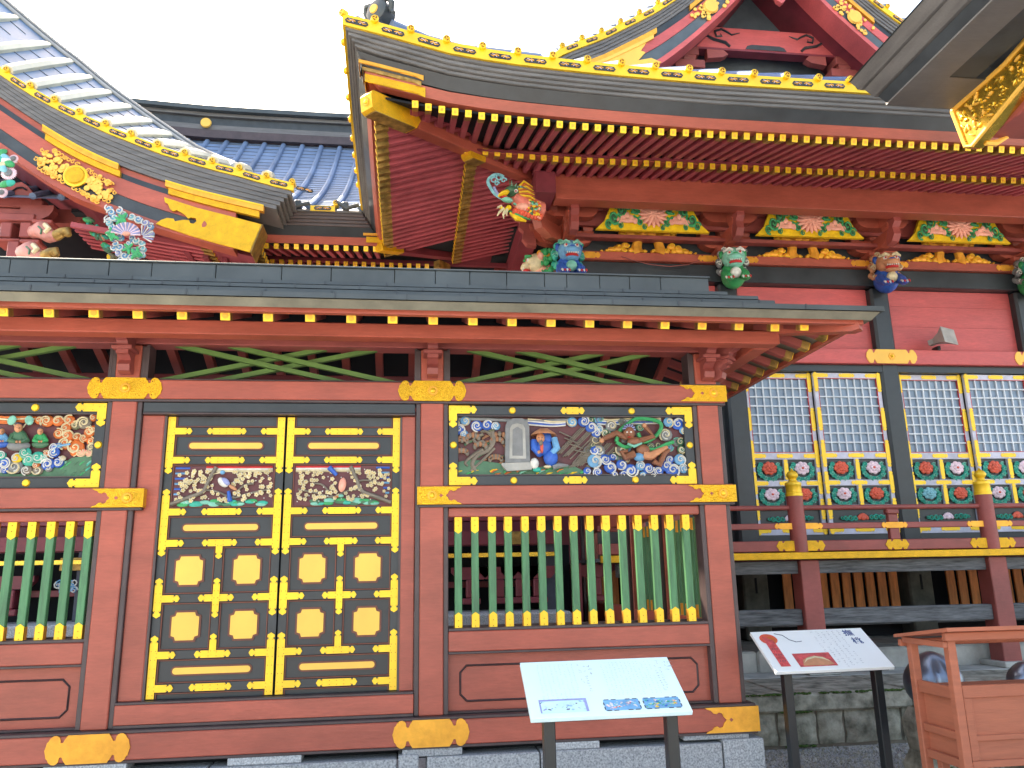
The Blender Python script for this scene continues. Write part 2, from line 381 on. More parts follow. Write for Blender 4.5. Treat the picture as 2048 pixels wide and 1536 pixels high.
# ---- upper bay: crossed green braces, purlin, brackets
ZP0 = 2.99
mb = MB(); mb.box(XL, 2.47, -.36, -.24, 2.965, 3.055, 'red', .006); mb.build('purlin', FN)
mb = MB(); mb.box(XL, 2.10, -.0, .15, 3.0, 3.09, 'red_dull', .006); mb.build('purlin', FN)
mb = MB(); mb.box(2.33, 2.45, -.238, 3.2, 2.962, 3.052, 'red', .006); mb.build('purlin', FN)
def brace(xa, za, xb, zb_, y, x0, x1, z0=2.766, z1=3.02, hw=.0155):
    P0, P1 = Vector((xa, 0, za)), Vector((xb, 0, zb_)); d = (P1-P0).normalized(); n = Vector((-d.z, 0, d.x))
    sl_ = (zb_-za)/(xb-xa); f = lambda x: za+sl_*(x-xa); g = lambda z: xa+(z-za)/sl_
    lo, hi = x0, x1
    if sl_ > 0: lo = max(lo, g(z0)); hi = min(hi, g(z1))
    else: lo = max(lo, g(z1)); hi = min(hi, g(z0))
    A, B = Vector((lo, 0, f(lo))), Vector((hi, 0, f(hi)))
    pts = [A+n*hw, A-n*hw, B-n*hw, B+n*hw]
    mb = MB(); mb.prism([(p.x, p.z) for p in pts], y-.018, y+.018, 'green_brace'); mb.build('brace', FN)
for (x0, x1) in ((.25, 1.96), (-1.705, .035), (-3.66, -1.925)):
    cx = (x0+x1)/2-.06; cz = 2.905; k = .225
    for o in (-.17, .17):
        brace(cx-1, cz+k-abs(o)*0+o*k, cx+1, cz-k+o*k, .075, x0, x1)
        brace(cx-1, cz-k+o*k*-1, cx+1, cz+k-o*k, .0735+.0, x0, x1) if False else brace(cx-1, cz-k-o*k, cx+1, cz+k-o*k, .112, x0, x1)
    for xx in (x0-.006, x1-.012):
        MB().box(xx, xx+.018, .01, .14, 2.768, 2.995, 'brown_edge').build('trim', FN)
def bracket(x, y, par=FN, ang=0, sc=1., m='red_dull'):
    mb = MB(); mb.T = Matrix.Translation((x, y, 0)) @ Matrix.Rotation(ang, 4, 'Z') @ Matrix.Scale(sc, 4)
    # arm profile (y out, z)
    pr = [(0, 2.79), (-.03, 2.785), (-.075, 2.80), (-.085, 2.84), (-.06, 2.87), (-.10, 2.895), (-.13, 2.90), (-.13, 2.925), (0, 2.925)]
    mb.prism(pr, -.036, .036, m, 'x')
    mb.box(-.062, .062, -.15, 0, 2.925, 2.95, m, .004)
    pr = [(0, 2.95), (-.13, 2.95), (-.15, 2.975), (-.20, 2.995), (-.245, 3.03), (0, 3.04)]
    mb.prism(pr, -.034, .034, m, 'x')
    mb.box(-.045, .045, -.30, -.19, 3.005, 3.03, m, .004)
    return mb.build('bracket', par)
for x in POSTS: bracket(x, 0)
bracket(2.142, .07, FN, PI/2); bracket(2.142, 1.9, FN, PI/2)
bracket(2.13, .01, FN, PI/4, 1.0)
# ---- rafters with gold ends
rfm = MB().box(-.0275, .0275, .02, .80, -.0275, .0275, 'red_dull', .002).mesh('rafter')
cpm = MB().box(-.030, .030, -.004, .055, -.030, .030, 'gold_aged', .003)
cpm.prism([(-.027, -.027), (.027, -.027), (.027, .027), (-.027, .027)], -.008, -.0041, 'gold')
cpm.prism([(math.cos(i*PI/4)*.017, math.sin(i*PI/4)*.017) for i in range(8)], -.011, -.0081, 'gold_orange'); cpm = cpm.mesh('rafter_cap')
rsm = MB().box(-.0275, .0275, .02, .26, -.0275, .0275, 'red_dull', .002).mesh('rafter')
def rafter(x, y, z, rz, par, rm, cm, tilt=0., rn='rafter', cn='rafter_cap'):
    o = inst(rm, rn, par, (x+random.uniform(-.002, .002), y+random.uniform(-.003, .003), z+random.uniform(-.0015, .0015))); o.rotation_euler = (tilt+random.uniform(-.004, .004), random.uniform(-.012, .012), rz+random.uniform(-.004, .004))
    c = bpy.data.objects.new(cn, cm); COL.objects.link(c); c.parent = o
    return o
for i in range(21):
    x = -2.54+i*.2425
    rafter(x, -.62, 3.0, 0, FN, rfm if x < 2.0 else rsm, cpm, math.radians(20)) if x < 2.4 else None
rafter(2.51, -.62, 3.008, 0, FN, rsm, cpm, math.radians(20))
for i in range(8):
    rafter(2.76, -.42+i*.2425*1.03, 3.0, PI/2, FN, rfm if i > 2 else rsm, cpm, math.radians(20))
mb = MB(); mb.T = Matrix.Translation((2.07, .07, 0)) @ Matrix.Rotation(PI/4, 4, 'Z')
mb.prism([(-.02, 3.13), (-1.05, 2.955), (-1.10, 2.965), (-1.09, 3.03), (0, 3.26)], -.04, .04, 'red', 'x'); mb.build('hip_rafter', FN)
# ---- eave fascia + roof in courses, mitred round the corner
XC, YC = 2.07, .07
YB = 5.0      # the return fence runs back to here
def lring(mb, e0, z0, e1, z1, e2, z2, e3, z3, m, e_in=False):
    # L-shaped solid whose section (offset from centreline, z) has four corners; front run then right-hand return
    q = [(e0, z0), (e1, z1), (e2, z2), (e3, z3)]
    s0 = [(XL, YC-e, z) for e, z in q]; s1 = [(XC+e, YC-e, z) for e, z in q]; s2 = [(XC+e, YB, z) for e, z in q]
    mb.loft([s0, s1, s2], m)
mb = MB(); lring(mb, .79, 2.997, .79, 3.032, .75, 3.032, .75, 2.997, 'red'); mb.build('fascia', FN)
mb = MB(); lring(mb, .785, 3.034, .785, 3.040, .02, 3.36, .02, 3.345, 'shade_black'); mb.build('soffit_board', FN)  # near-black board paints the dark underside of the eave
roof = MB()
lring(roof, .825, 3.013, .865, 3.056, .60, 3.15, .60, 3.09, 'copper_edge')
roof.build('eave_edge', FN)
CR = [(.885, 3.058), (.58, 3.175), (.405, 3.262), (.326, 3.32), (.172, 3.405)]
for i, (e, z) in enumerate(CR):
    e2, z2 = CR[i+1] if i+1 < len(CR) else (.05, 3.45)
    th = .022 if i else .03
    mb = MB(); lring(mb, e, z-.002, e-.002, z+th, e2-.03, z2+.002, e2-.03, z2-.03, 'copper'); lring(mb, e-.012, z-.013, e-.012, z-.0022, e-.06, z-.0022, e-.06, z-.013, 'shade_black') if i else None  # thin near-black strip paints the shadow under each course lip
    for k in range(14):      # seams between the copper sheets of the course
        x = -2.9+k*.41+(i*.17 % .41)
        if x < XC+e-.05: mb.box(x-.004, x+.004, YC-e-.004, YC-e+.01, z-.001, z+th+.0015, 'black_matt')
    mb.build('roof_course', FN)
mb = MB(); xs = [XL, -3.2, -2.6, -2.37, -1.99, -1.72, -1.31, -.88, -.55, -.12, .16, .4, .66, .93, 1.09, 1.33, 1.55, 1.78, 2.142]
for a, b in zip(xs, xs[1:]):
    j = random.uniform(-.0022, .0022)
    mb.box(a+.0018, b-.0018, YC-.085+j, YC+.085, 3.452, 3.557, 'copper', .003)
mb.box(XC-.07, XC+.075, YC+.086, YB, 3.40, 3.557, 'copper', .003)
mb.box(XL, XC+.08, YC-.095, YC+.095, 3.5575, 3.57, 'copper', .003)
mb.box(XL, XC+.08, YC-.082, YC+.08, 3.41, 3.451, 'black_matt')
mb.build('ridge_box', FN)
# ---- carved panels: black frame with gold fittings
def pframe(x0, x1, z0, z1, w_, par, full=True):
    y = .028; mb = MB()
    mb.box(x0, x1, y, y+.06, z1-w_, z1, 'black', .004); mb.box(x0, x1, y, y+.06, z0, z0+w_, 'black', .004)
    mb.box(x0, x0+w_, y, y+.06, z0+w_+.001, z1-w_-.001, 'black', .004); mb.box(x1-w_, x1, y, y+.06, z0+w_+.001, z1-w_-.001, 'black', .004)
    g = .008
    mb.box(x0+w_, x1-w_, y+.004, y+.06, z1-w_-g, z1-w_-.001, 'brown_edge'); mb.box(x0+w_, x1-w_, y+.004, y+.06, z0+w_+.001, z0+w_+g, 'brown_edge')
    fr = mb.build('panel_frame', par)
    h = w_-.012; L = .19
    for sx, xx in ((1, x0+.003), (-1, x1-.003)):
        for sz, zz in ((1, z0+.003), (-1, z1-.003)):
            mb = MB(); strap(mb, xx, zz+sz*h/2, 0 if sx > 0 else L, L if sx > 0 else 0, h, y, e0=sx < 0, e1=sx > 0)
            strap(mb, xx+sx*h/2, zz, 0 if sz > 0 else L*.8, L*.8 if sz > 0 else 0, h, y-.0012, vert=True, e0=sz < 0, e1=sz > 0)
            mb.build('gold_corner', fr)
    xm = (x0+x1)/2
    for zz in (z0+w_/2, z1-w_/2):
        mb = MB(); strap(mb, xm, zz, .085, .085, h*.9, y); mb.build('gold_strap', fr)
        for k in (-1, 1):
            mb = MB(); mb.lathe([(0.0, -.012), (.018, -.010), (.024, -.003), (.024, 0)], (xm+k*(x1-x0)*.245, y, zz), 'gold', 14, 'y'); mb.build('gold_disc', fr, True)
    for xx in (x0+w_/2, x1-w_/2):
        mb = MB(); mb.lathe([(0.0, -.012), (.018, -.010), (.024, -.003), (.024, 0)], (xx, y, (z0+z1)/2), 'gold', 14, 'y'); mb.build('gold_disc', fr, True)
    return fr
fr1 = pframe(.252, 1.958, 2.066, 2.609, .066, FN); fr2 = pframe(-3.62, -1.925, 2.066, 2.609, .066, FN)
PYN = .078
def Q1(u, v, d=0.):     # enlarged crop of the right carved panel -> panel plane
    p = W(890+u/3.938, 800+v/3.938, PYN-d); return (p.x, p.y, p.z)
def Q4(u, v, d=0.):
    p = W(u/5.907, 800+v/5.907, PYN-d); return (p.x, p.y, p.z)
def band(mb, Q, pts, r, m, d=.01, n=5, k=.00086):
    mb.tube([Q(u, v, d) for u, v in pts], [x*k for x in r] if isinstance(r, (list, tuple)) else r*k, m, n)
def bez(p, n=14):
    out = []
    for k in range(len(p)-1):
        p0 = p[max(k-1, 0)]; p1 = p[k]; p2 = p[k+1]; p3 = p[min(k+2, len(p)-1)]
        for i in range(n//(len(p)-1)+2):
            t = i/(n//(len(p)-1)+2)
            out.append(tuple(.5*((2*p1[j])+(-p0[j]+p2[j])*t+(2*p0[j]-5*p1[j]+4*p2[j]-p3[j])*t*t+(-p0[j]+3*p1[j]-3*p2[j]+p3[j])*t**3) for j in (0, 1)))
    out.append(p[-1]); return out
def cloud(mb, Q, u, v, r, base, rim, rim2='c_white', d=.012, dr=1, a0=0., k=.00086):
    x, y, z = Q(u, v, d); R_ = r*k
    mb.ell((x, y, z), (R_, .016, R_*.92), base, 12, 6)
    sp(mb, x, y-.004, z, R_*.97, rim, 1.0, .13, dr, a0, 18)
    sp(mb, x, y-.006, z, R_*.62, rim2, 1.35, .17, dr, a0+1, 16)
# right panel: stele, seated man in a straw hat, bamboo fence, storm figure among clouds
K = .00086
pn = MB(); a = Q1(70, 130); b = Q1(1910, 608)
pn.box(.31, 1.90, PYN, PYN+.02, 2.12, 2.55, 'c_purple'); PN = pn.build('carved_panel', FN, label='carved panel with grey stele, seated man in a straw hat and storm figure in the clouds')
mb = MB()
band(mb, Q1, bez([(70, 150), (250, 150), (640, 165), (900, 160), (1000, 150)]), 16, 'c_grey', .006)
for o, m_ in ((0, 'c_cream'), (16, 'c_white'), (30, 'c_blue'), (42, 'c_white')):
    band(mb, Q1, bez([(650, 150+o), (760, 160+o), (860, 172+o*.8), (950, 168+o*.7)]), 8, m_, .012)
for o, m_ in ((0, 'c_cream'), (14, 'c_white'), (27, 'c_blue'), (38, 'c_white')):
    band(mb, Q1, bez([(1200, 150+o), (1300, 155+o), (1400, 150+o), (1700, 145+o)]), 7, m_, .010)
for (u, v, r, ba, ri, d_) in ((160, 165, 42, 'c_sky', 'c_cream', 1), (250, 205, 50, 'c_blue', 'c_white', -1), (330, 200, 45, 'c_blue', 'c_white', 1), (400, 205, 38, 'c_sky', 'c_white', -1), (110, 230, 50, 'c_blue', 'c_white', 1), (150, 270, 36, 'c_sky', 'c_white', -1),
                            (90, 180, 30, 'c_grey', 'c_cream', 1), (1000, 175, 45, 'c_sky', 'c_cream', 1), (1090, 170, 48, 'c_blue', 'c_white', -1), (1150, 215, 50, 'c_blue', 'c_white', 1), (1190, 265, 40, 'c_blue', 'c_white', -1), (1210, 225, 38, 'c_sky', 'c_white', 1)):
    cloud(mb, Q1, u, v, r, ba, ri, 'c_white', .012, d_, random.uniform(0, 6))
mb.build('cloud_carving', PN)
mb = MB()
pts = [(1180, 480, 62), (1260, 470, 48), (1300, 530, 52), (1390, 510, 46), (1460, 560, 62), (1540, 520, 42), (1600, 540, 46), (1680, 560, 44), (1740, 520, 50), (1790, 550, 60), (1850, 470, 50), (1880, 540, 44), (1200, 570, 40), (1120, 560, 34), (1330, 590, 36), (1560, 595, 36), (1400, 590, 32), (1640, 600, 30), (1770, 470, 36), (1180, 400, 40), (1320, 450, 30)]
for i, (u, v, r) in enumerate(pts): cloud(mb, Q1, u, v, r, random.choice(['c_blue', 'c_blue', 'c_sky']), 'c_white', 'c_white', .026+.01*random.random(), random.choice((-1, 1)), random.uniform(0, 6))
for (u, v, r, ba) in ((1210, 400, 55, 'c_grey'), (1310, 205, 50, 'c_grey'), (1390, 400, 55, 'c_bark'), (1735, 275, 60, 'c_grey'), (1830, 190, 52, 'c_blue'), (1760, 175, 45, 'c_sky'), (1860, 390, 36, 'c_dkgreen'), (1850, 330, 34, 'c_dkgreen'), (1880, 240, 40, 'c_sky'), (1260, 260, 34, 'c_dkgreen')):
    cloud(mb, Q1, u, v, r, ba, 'c_cream' if ba != 'c_blue' else 'c_white', 'c_white', .02, random.choice((-1, 1)), random.uniform(0, 6))
mb.build('cloud_carving', PN)
mb = MB()
for i in range(34):
    u = random.uniform(1120, 1890); v = random.uniform(150, 470)
    cloud(mb, Q1, u, v, random.uniform(26, 46), random.choice(['c_grey', 'c_dkgreen', 'c_bark', 'c_sky', 'c_olive']), random.choice(['c_grey', 'c_bark', 'c_mint', 'c_cream']), random.choice(['c_grey', 'c_cream']), .002, random.choice((-1, 1)), random.uniform(0, 6))
for i in range(16):
    u = random.uniform(90, 460); v = random.uniform(240, 520)
    band(mb, Q1, [(u, v), (u+30, v-22), (u+64, v-30)], [10, 12, 4], random.choice(['c_bark', 'c_pine', 'c_dkgreen', 'c_olive']), .012)
mb.build('cloud_carving', PN)
mb = MB()                                                             # ground and pine
gp = [Q1(u, v, 0) for u, v in ((70, 500), (200, 470), (420, 500), (600, 560), (800, 520), (1000, 520), (1130, 580), (1130, 612), (70, 612))]
mb.prism([(p[0], p[2]) for p in gp], PYN-.02, PYN-.001, 'c_dkgreen')
for i in range(26):
    u = random.uniform(80, 1100); v = random.uniform(555, 600); m_ = random.choice(['c_green', 'c_orange', 'c_mint', 'c_yellow', 'c_dkgreen', 'c_dkgreen'])
    band(mb, Q1, [(u, v), (u+20, v-14), (u+55, v-22)], [9, 8, 2], m_, .024)
mb.build('ground_carving', PN)
mb = MB()
for pl_, r in (([(240, 560), (215, 500), (260, 430), (330, 400), (380, 330), (370, 250)], [16, 22, 24, 26, 30, 22]), ([(180, 520), (160, 490), (230, 430), (300, 390)], [8, 12, 16, 18]), ([(330, 400), (300, 330), (250, 340), (230, 300), (300, 265)], [18, 14, 13, 11, 9]), ([(380, 300), (330, 250), (280, 250)], [12, 10, 8]), ([(200, 560), (300, 470), (390, 380)], [10, 13, 12])):
    band(mb, Q1, bez(pl_), 18 if not r else [itp([0, 1], [r[0], r[-1]], i/(len(bez(pl_))-1)) for i in range(len(bez(pl_)))], 'c_bark', .022)
for (u, v, n_) in ((130, 310, 9), (220, 280, 7), (130, 400, 9), (280, 350, 7), (410, 310, 7), (400, 450, 11), (430, 270, 5), (90, 300, 5)):
    for j in range(n_):
        a_ = PI*(j/(n_-1)); x, y, z = Q1(u+math.cos(a_)*45, v-math.sin(a_)*22+18, .026)
        mb.ell((x, y, z), (.015, .012, .020), 'c_pine' if j % 2 else 'c_bark', 6, 5)
mb.build('pine_tree_carving', PN)
mb = MB()                                                             # stele
o = [Q1(u, v) for u, v in ((468, 500), (470, 215), (485, 175), (530, 155), (600, 155), (640, 178), (655, 215), (662, 500))]
mb.prism([(p[0], p[2]) for p in o], PYN-.05, PYN, 'c_grey')
o = [Q1(u, v) for u, v in ((500, 470), (503, 235), (520, 205), (560, 195), (605, 205), (622, 235), (630, 470))]
mb.prism([(p[0], p[2]) for p in o], PYN-.055, PYN-.0505, 'stone_slab')
o = [Q1(u, v) for u, v in ((522, 448), (525, 245), (560, 222), (600, 245), (606, 448))]
mb.prism([(p[0], p[2]) for p in o], PYN-.058, PYN-.0555, 'c_grey')
o = [Q1(u, v) for u, v in ((440, 505), (668, 500), (675, 555), (480, 568), (440, 520))]
mb.prism([(p[0], p[2]) for p in o], PYN-.06, PYN, 'stone_slab'); mb.build('stele_carving', PN)
mb = MB()                                                             # bamboo fence blown aslant
for i in range(17):
    u0 = 880+i*19; v0 = 430+i*6-(i % 3)*10
    band(mb, Q1, [(u0-10, v0+ (40 if i > 6 else 0)), (u0+190-i*1.5, v0-210+i*4)], 6, 'c_bark', .014+.002*(i % 2))
for i in range(6):
    band(mb, Q1, [(900+i*40, 250+i*48), (1010+i*38, 300+i*40)], 6, 'c_bark', .024)
for i in range(5): band(mb, Q1, [(975+i*22, 535-i*4), (1150+i*4, 390+i*8)], 6, 'c_bark', .02)
mb.build('bamboo_carving', PN)
mb = MB()                                                             # seated man
x, y, z = Q1(790, 330, .03)
mb.ell(Q1(790, 300, .035), (.045, .03, .055), 'c_blue', 10, 8); mb.ell(Q1(770, 370, .04), (.062, .035, .062), 'c_blue', 10, 8)
mb.ell(Q1(832, 455, .045), (.050, .035, .058), 'c_blue', 10, 8); mb.ell(Q1(740, 400, .05), (.028, .02, .045), 'c_blue', 8, 6)
mb.tube([Q1(700, 320, .04), Q1(705, 380, .06), Q1(745, 430, .065)], [.024, .026, .02], 'c_blue', 8)
mb.tube([Q1(860, 300, .04), Q1(880, 380, .055), Q1(840, 420, .06)], [.022, .026, .02], 'c_sky', 8)
mb.ell(Q1(762, 370, .07), (.012, .012, .045), 'c_coral', 8, 6)
mb.ell(Q1(752, 300, .065), (.030, .028, .036), 'c_skin', 10, 8); mb.ell(Q1(752, 308, .095), (.006, .008, .009), 'c_skin', 6, 5)
for s in (-1, 1): mb.ell(Q1(752+s*13, 296, .09), (.005, .005, .003), 'c_ink', 5, 4)
mb.ell(Q1(755, 335, .085), (.014, .012, .022), 'c_bark', 8, 6)
c = Q1(775, 262, .055); mb.lathe([(.0, .034), (.03, .03), (.06, .012), (.085, -.008), (.088, -.014), (.06, -.002), (0, .01)], c, 'c_skin', 18)
mb.ell(Q1(740, 410, .08), .013, 'c_skin', 7, 5); mb.ell(Q1(808, 525, .05), (.028, .02, .012), 'c_cream', 8, 5)
mb.tube([Q1(850, 530, .04), Q1(900, 515, .05), Q1(970, 515, .045)], [.02, .018, .006], 'c_grey', 7)
mb.ell(Q1(705, 500, .055), (.03, .026, .038), 'c_white', 10, 8); mb.ell(Q1(725, 550, .05), (.03, .02, .018), 'c_teal', 8, 6)
mb.build('seated_figure_carving', PN, True, label='carved seated man in blue robe and wide straw hat')
mb = MB()                                                             # storm figure, green scarf, drum arms raised
mb.tube([Q1(u, v, .05) for u, v in bez([(1350, 330), (1370, 250), (1440, 190), (1500, 150), (1600, 150), (1690, 175), (1700, 230), (1640, 300), (1560, 330), (1520, 260)])], .014, 'c_green', 7)
mb.tube([Q1(u, v, .05) for u, v in bez([(1350, 330), (1420, 370), (1500, 350), (1560, 370), (1650, 390), (1740, 350), (1800, 330)])], .013, 'c_green', 7)
mb.ell(Q1(1450, 260, .07), (.042, .036, .048), 'c_dkskin', 10, 8); mb.ell(Q1(1452, 272, .105), (.013, .012, .01), 'c_dkskin', 6, 5)
for j in range(14):
    a_ = PI*j/13; mb.tube([Q1(1450, 225, .075), Q1(1450+math.cos(a_)*52, 235-math.sin(a_)*48, .09)], [.008, .004], 'c_ink' if j % 2 else 'c_violet', 5)
for s in (-1, 1): mb.ell(Q1(1450+s*16, 252, .104), (.007, .005, .006), 'c_white', 6, 4)
mb.ell(Q1(1452, 292, .1), (.014, .008, .005), 'c_redc', 6, 4)
mb.ell(Q1(1495, 330, .06), (.055, .035, .035), 'c_dkskin', 10, 8)
mb.tube([Q1(1430, 300, .06), Q1(1350, 260, .065), Q1(1250, 305, .07), Q1(1225, 330, .07)], [.02, .022, .016, .012], 'c_dkskin', 8)
mb.tube([Q1(1530, 320, .06), Q1(1640, 285, .07), Q1(1585, 220, .075), Q1(1560, 195, .075)], [.022, .022, .017, .014], 'c_dkskin', 8)
mb.ell(Q1(1570, 200, .08), .017, 'c_skin', 7, 6); mb.ell(Q1(1235, 320, .075), .018, 'c_skin', 7, 6)
mb.ell(Q1(1560, 395, .06), (.05, .032, .04), 'c_dkskin', 10, 8); mb.ell(Q1(1530, 450, .06), (.042, .03, .032), 'c_sky', 8, 6)
mb.tube([Q1(1490, 425, .06), Q1(1420, 450, .065), Q1(1390, 410, .06), Q1(1440, 400, .07)], [.03, .026, .02, .012], 'c_dkskin', 8)
mb.tube([Q1(1560, 430, .06), Q1(1620, 440, .065), Q1(1690, 400, .06), Q1(1750, 370, .055)], [.034, .03, .022, .012], 'c_skin', 8)
mb.tube([Q1(1640, 480, .06), Q1(1690, 510, .06), Q1(1730, 420, .055), Q1(1770, 390, .055)], [.022, .022, .018, .01], 'c_dkskin', 8)
mb.tube([Q1(1440, 345, .07), Q1(1490, 365, .1), Q1(1550, 340, .08)], [.008, .011, .007], 'c_mint', 6)
mb.build('storm_figure_carving', PN, True, label='carved dark-skinned storm figure with a green scarf flying among clouds')
# left panel: figures on a cloud boat, orange clouds
pn = MB(); pn.box(-3.55, -1.99, PYN, PYN+.02, 2.12, 2.55, 'c_purple'); PL = pn.build('carved_panel', FN, label='carved panel with robed figures riding a cloud and orange swirling clouds')
mb = MB()
o = [Q4(u, v) for u, v in ((-60, 830), (200, 880), (450, 860), (700, 790), (860, 690), (1140, 640), (1130, 965), (-60, 965))]
mb.prism([(p[0], p[2]) for p in o], PYN-.02, PYN-.001, 'c_dkgreen')
for i in range(16):
    u = random.uniform(700, 1050); v = random.uniform(700, 940); band(mb, Q4, [(u, v+20), (u+30, v-5), (u+70, v-30)], [10, 12, 3], random.choice(['c_teal', 'c_dkgreen', 'c_green', 'c_mint']), .018, k=.00057)
mb.build('ground_carving', PL)
mb = MB()
for (u, v, r, ba) in ((560, 250, 70, 'c_orange'), (690, 250, 62, 'c_orange'), (470, 240, 50, 'c_orange'), (820, 240, 60, 'c_orange'), (900, 300, 55, 'c_olive'), (1000, 270, 75, 'c_bark'), (1110, 350, 50, 'c_orange'), (780, 330, 55, 'c_orange'), (1060, 380, 60, 'c_orange'), (700, 400, 60, 'c_orange'), (800, 420, 65, 'c_orange'), (910, 440, 50, 'c_orange'), (1000, 450, 50, 'c_orange'), (780, 510, 75, 'c_orange'), (900, 560, 85, 'c_orange'), (1080, 490, 50, 'c_orange'), (1090, 560, 62, 'c_bark'), (960, 620, 55, 'c_pink'), (1060, 620, 50, 'c_pink'), (880, 620, 45, 'c_orange'), (1110, 210, 45, 'c_orange')):
    cloud(mb, Q4, u, v, r, ba, 'c_cream', 'c_cream', .014+.01*random.random(), random.choice((-1, 1)), random.uniform(0, 6), k=.00060)
for o in (0, 26, 50, 70): band(mb, Q4, bez([(-80, 190+o), (120, 205+o), (300, 200+o*.8), (480, 210+o*.6)]), 12, ('c_orange', 'c_cream', 'c_orange', 'c_cream')[o//24], .012, k=.00057)
mb.build('cloud_carving', PL)
mb = MB()
for (u, v, r, ba, ri) in ((640, 620, 60, 'c_blue', 'c_white'), (650, 560, 50, 'c_blue', 'c_white'), (700, 540, 36, 'c_sky', 'c_white'), (570, 760, 70, 'c_blue', 'c_white'), (690, 740, 60, 'c_blue', 'c_white'), (350, 710, 75, 'c_teal', 'c_mint'), (450, 680, 70, 'c_teal', 'c_mint'), (520, 700, 45, 'c_mint', 'c_white'), (560, 640, 45, 'c_orange', 'c_cream'), (200, 690, 55, 'c_yellow', 'c_white'), (180, 790, 80, 'c_grey', 'c_cream'), (320, 830, 55, 'c_bark', 'c_white'), (450, 830, 55, 'c_bark', 'c_cream'), (430, 775, 40, 'c_orange', 'c_cream'), (60, 760, 70, 'c_blue', 'c_white'), (20, 660, 50, 'c_teal', 'c_white'), (580, 810, 40, 'c_grey', 'c_white'), (60, 830, 40, 'c_blue', 'c_white'), (740, 690, 34, 'c_cream', 'c_white'), (300, 620, 60, 'c_teal', 'c_mint')):
    cloud(mb, Q4, u, v, r, ba, ri, 'c_white', .026+.008*random.random(), random.choice((-1, 1)), random.uniform(0, 6), k=.00060)
band(mb, Q4, bez([(640, 640), (650, 560), (720, 540), (830, 520)]), [14]*6+[12]*6+[6]*8 if False else 12, 'c_sky', .045, k=.0006)
mb.build('cloud_carving', PL)
def figure(Q, u, v, s, robe, robe2, k=.00057, lab=None):
    mb = MB(); q = s*k
    mb.ell(Q(u, v+s*1.6, .03), (q*1.15, q*.6, q*1.3), robe, 10, 8); mb.ell(Q(u, v+s*2.7, .035), (q*1.6, q*.7, q*.8), robe2, 10, 7)
    mb.ell(Q(u, v, .045), (q*.55, q*.5, q*.68), 'c_skin', 10, 8); mb.ell(Q(u, v+s*.05, .045+q*.5), (q*.12, q*.16, q*.14), 'c_skin', 6, 5)
    mb.ell(Q(u, v-s*.55, .04), (q*.5, q*.45, q*.32), 'c_ink', 8, 6)
    for d in (-1, 1):
        mb.tube([Q(u+d*s*.8, v+s*1.0, .035), Q(u+d*s*1.25, v+s*1.9, .055), Q(u+d*s*.35, v+s*2.1, .07)], [q*.4, q*.42, q*.25], robe, 7)
        mb.ell(Q(u+d*s*.25, v+s*2.1, .075), q*.2, 'c_skin', 6, 5); mb.ell(Q(u+d*s*.22, v-s*.05, .045+q*.48), (q*.07, q*.05, q*.05), 'c_ink', 5, 4)
    return mb.build('robed_figure_carving', PL, True, label=lab)
figure(Q4, 218, 330, 78, 'c_dkgreen', 'c_grey', lab='carved main figure in dark green robe with green fans behind')
figure(Q4, 475, 372, 56, 'c_green', 'c_dkgreen', lab='carved attendant in green robe'); figure(Q4, 20, 372, 54, 'c_sky', 'c_blue', lab='carved attendant in blue robe')
mb = MB()
for u in (140, 345): mb.ell(Q4(u, 240, .04), (.026, .008, .032), 'c_mint', 10, 6, Matrix.Rotation(.4 if u < 200 else -.4, 3, 'Y')); mb.tube([Q4(u, 230, .03), Q4(215, 400, .03)], .004, 'c_cream', 5)
mb.build('fan_carving', PL)
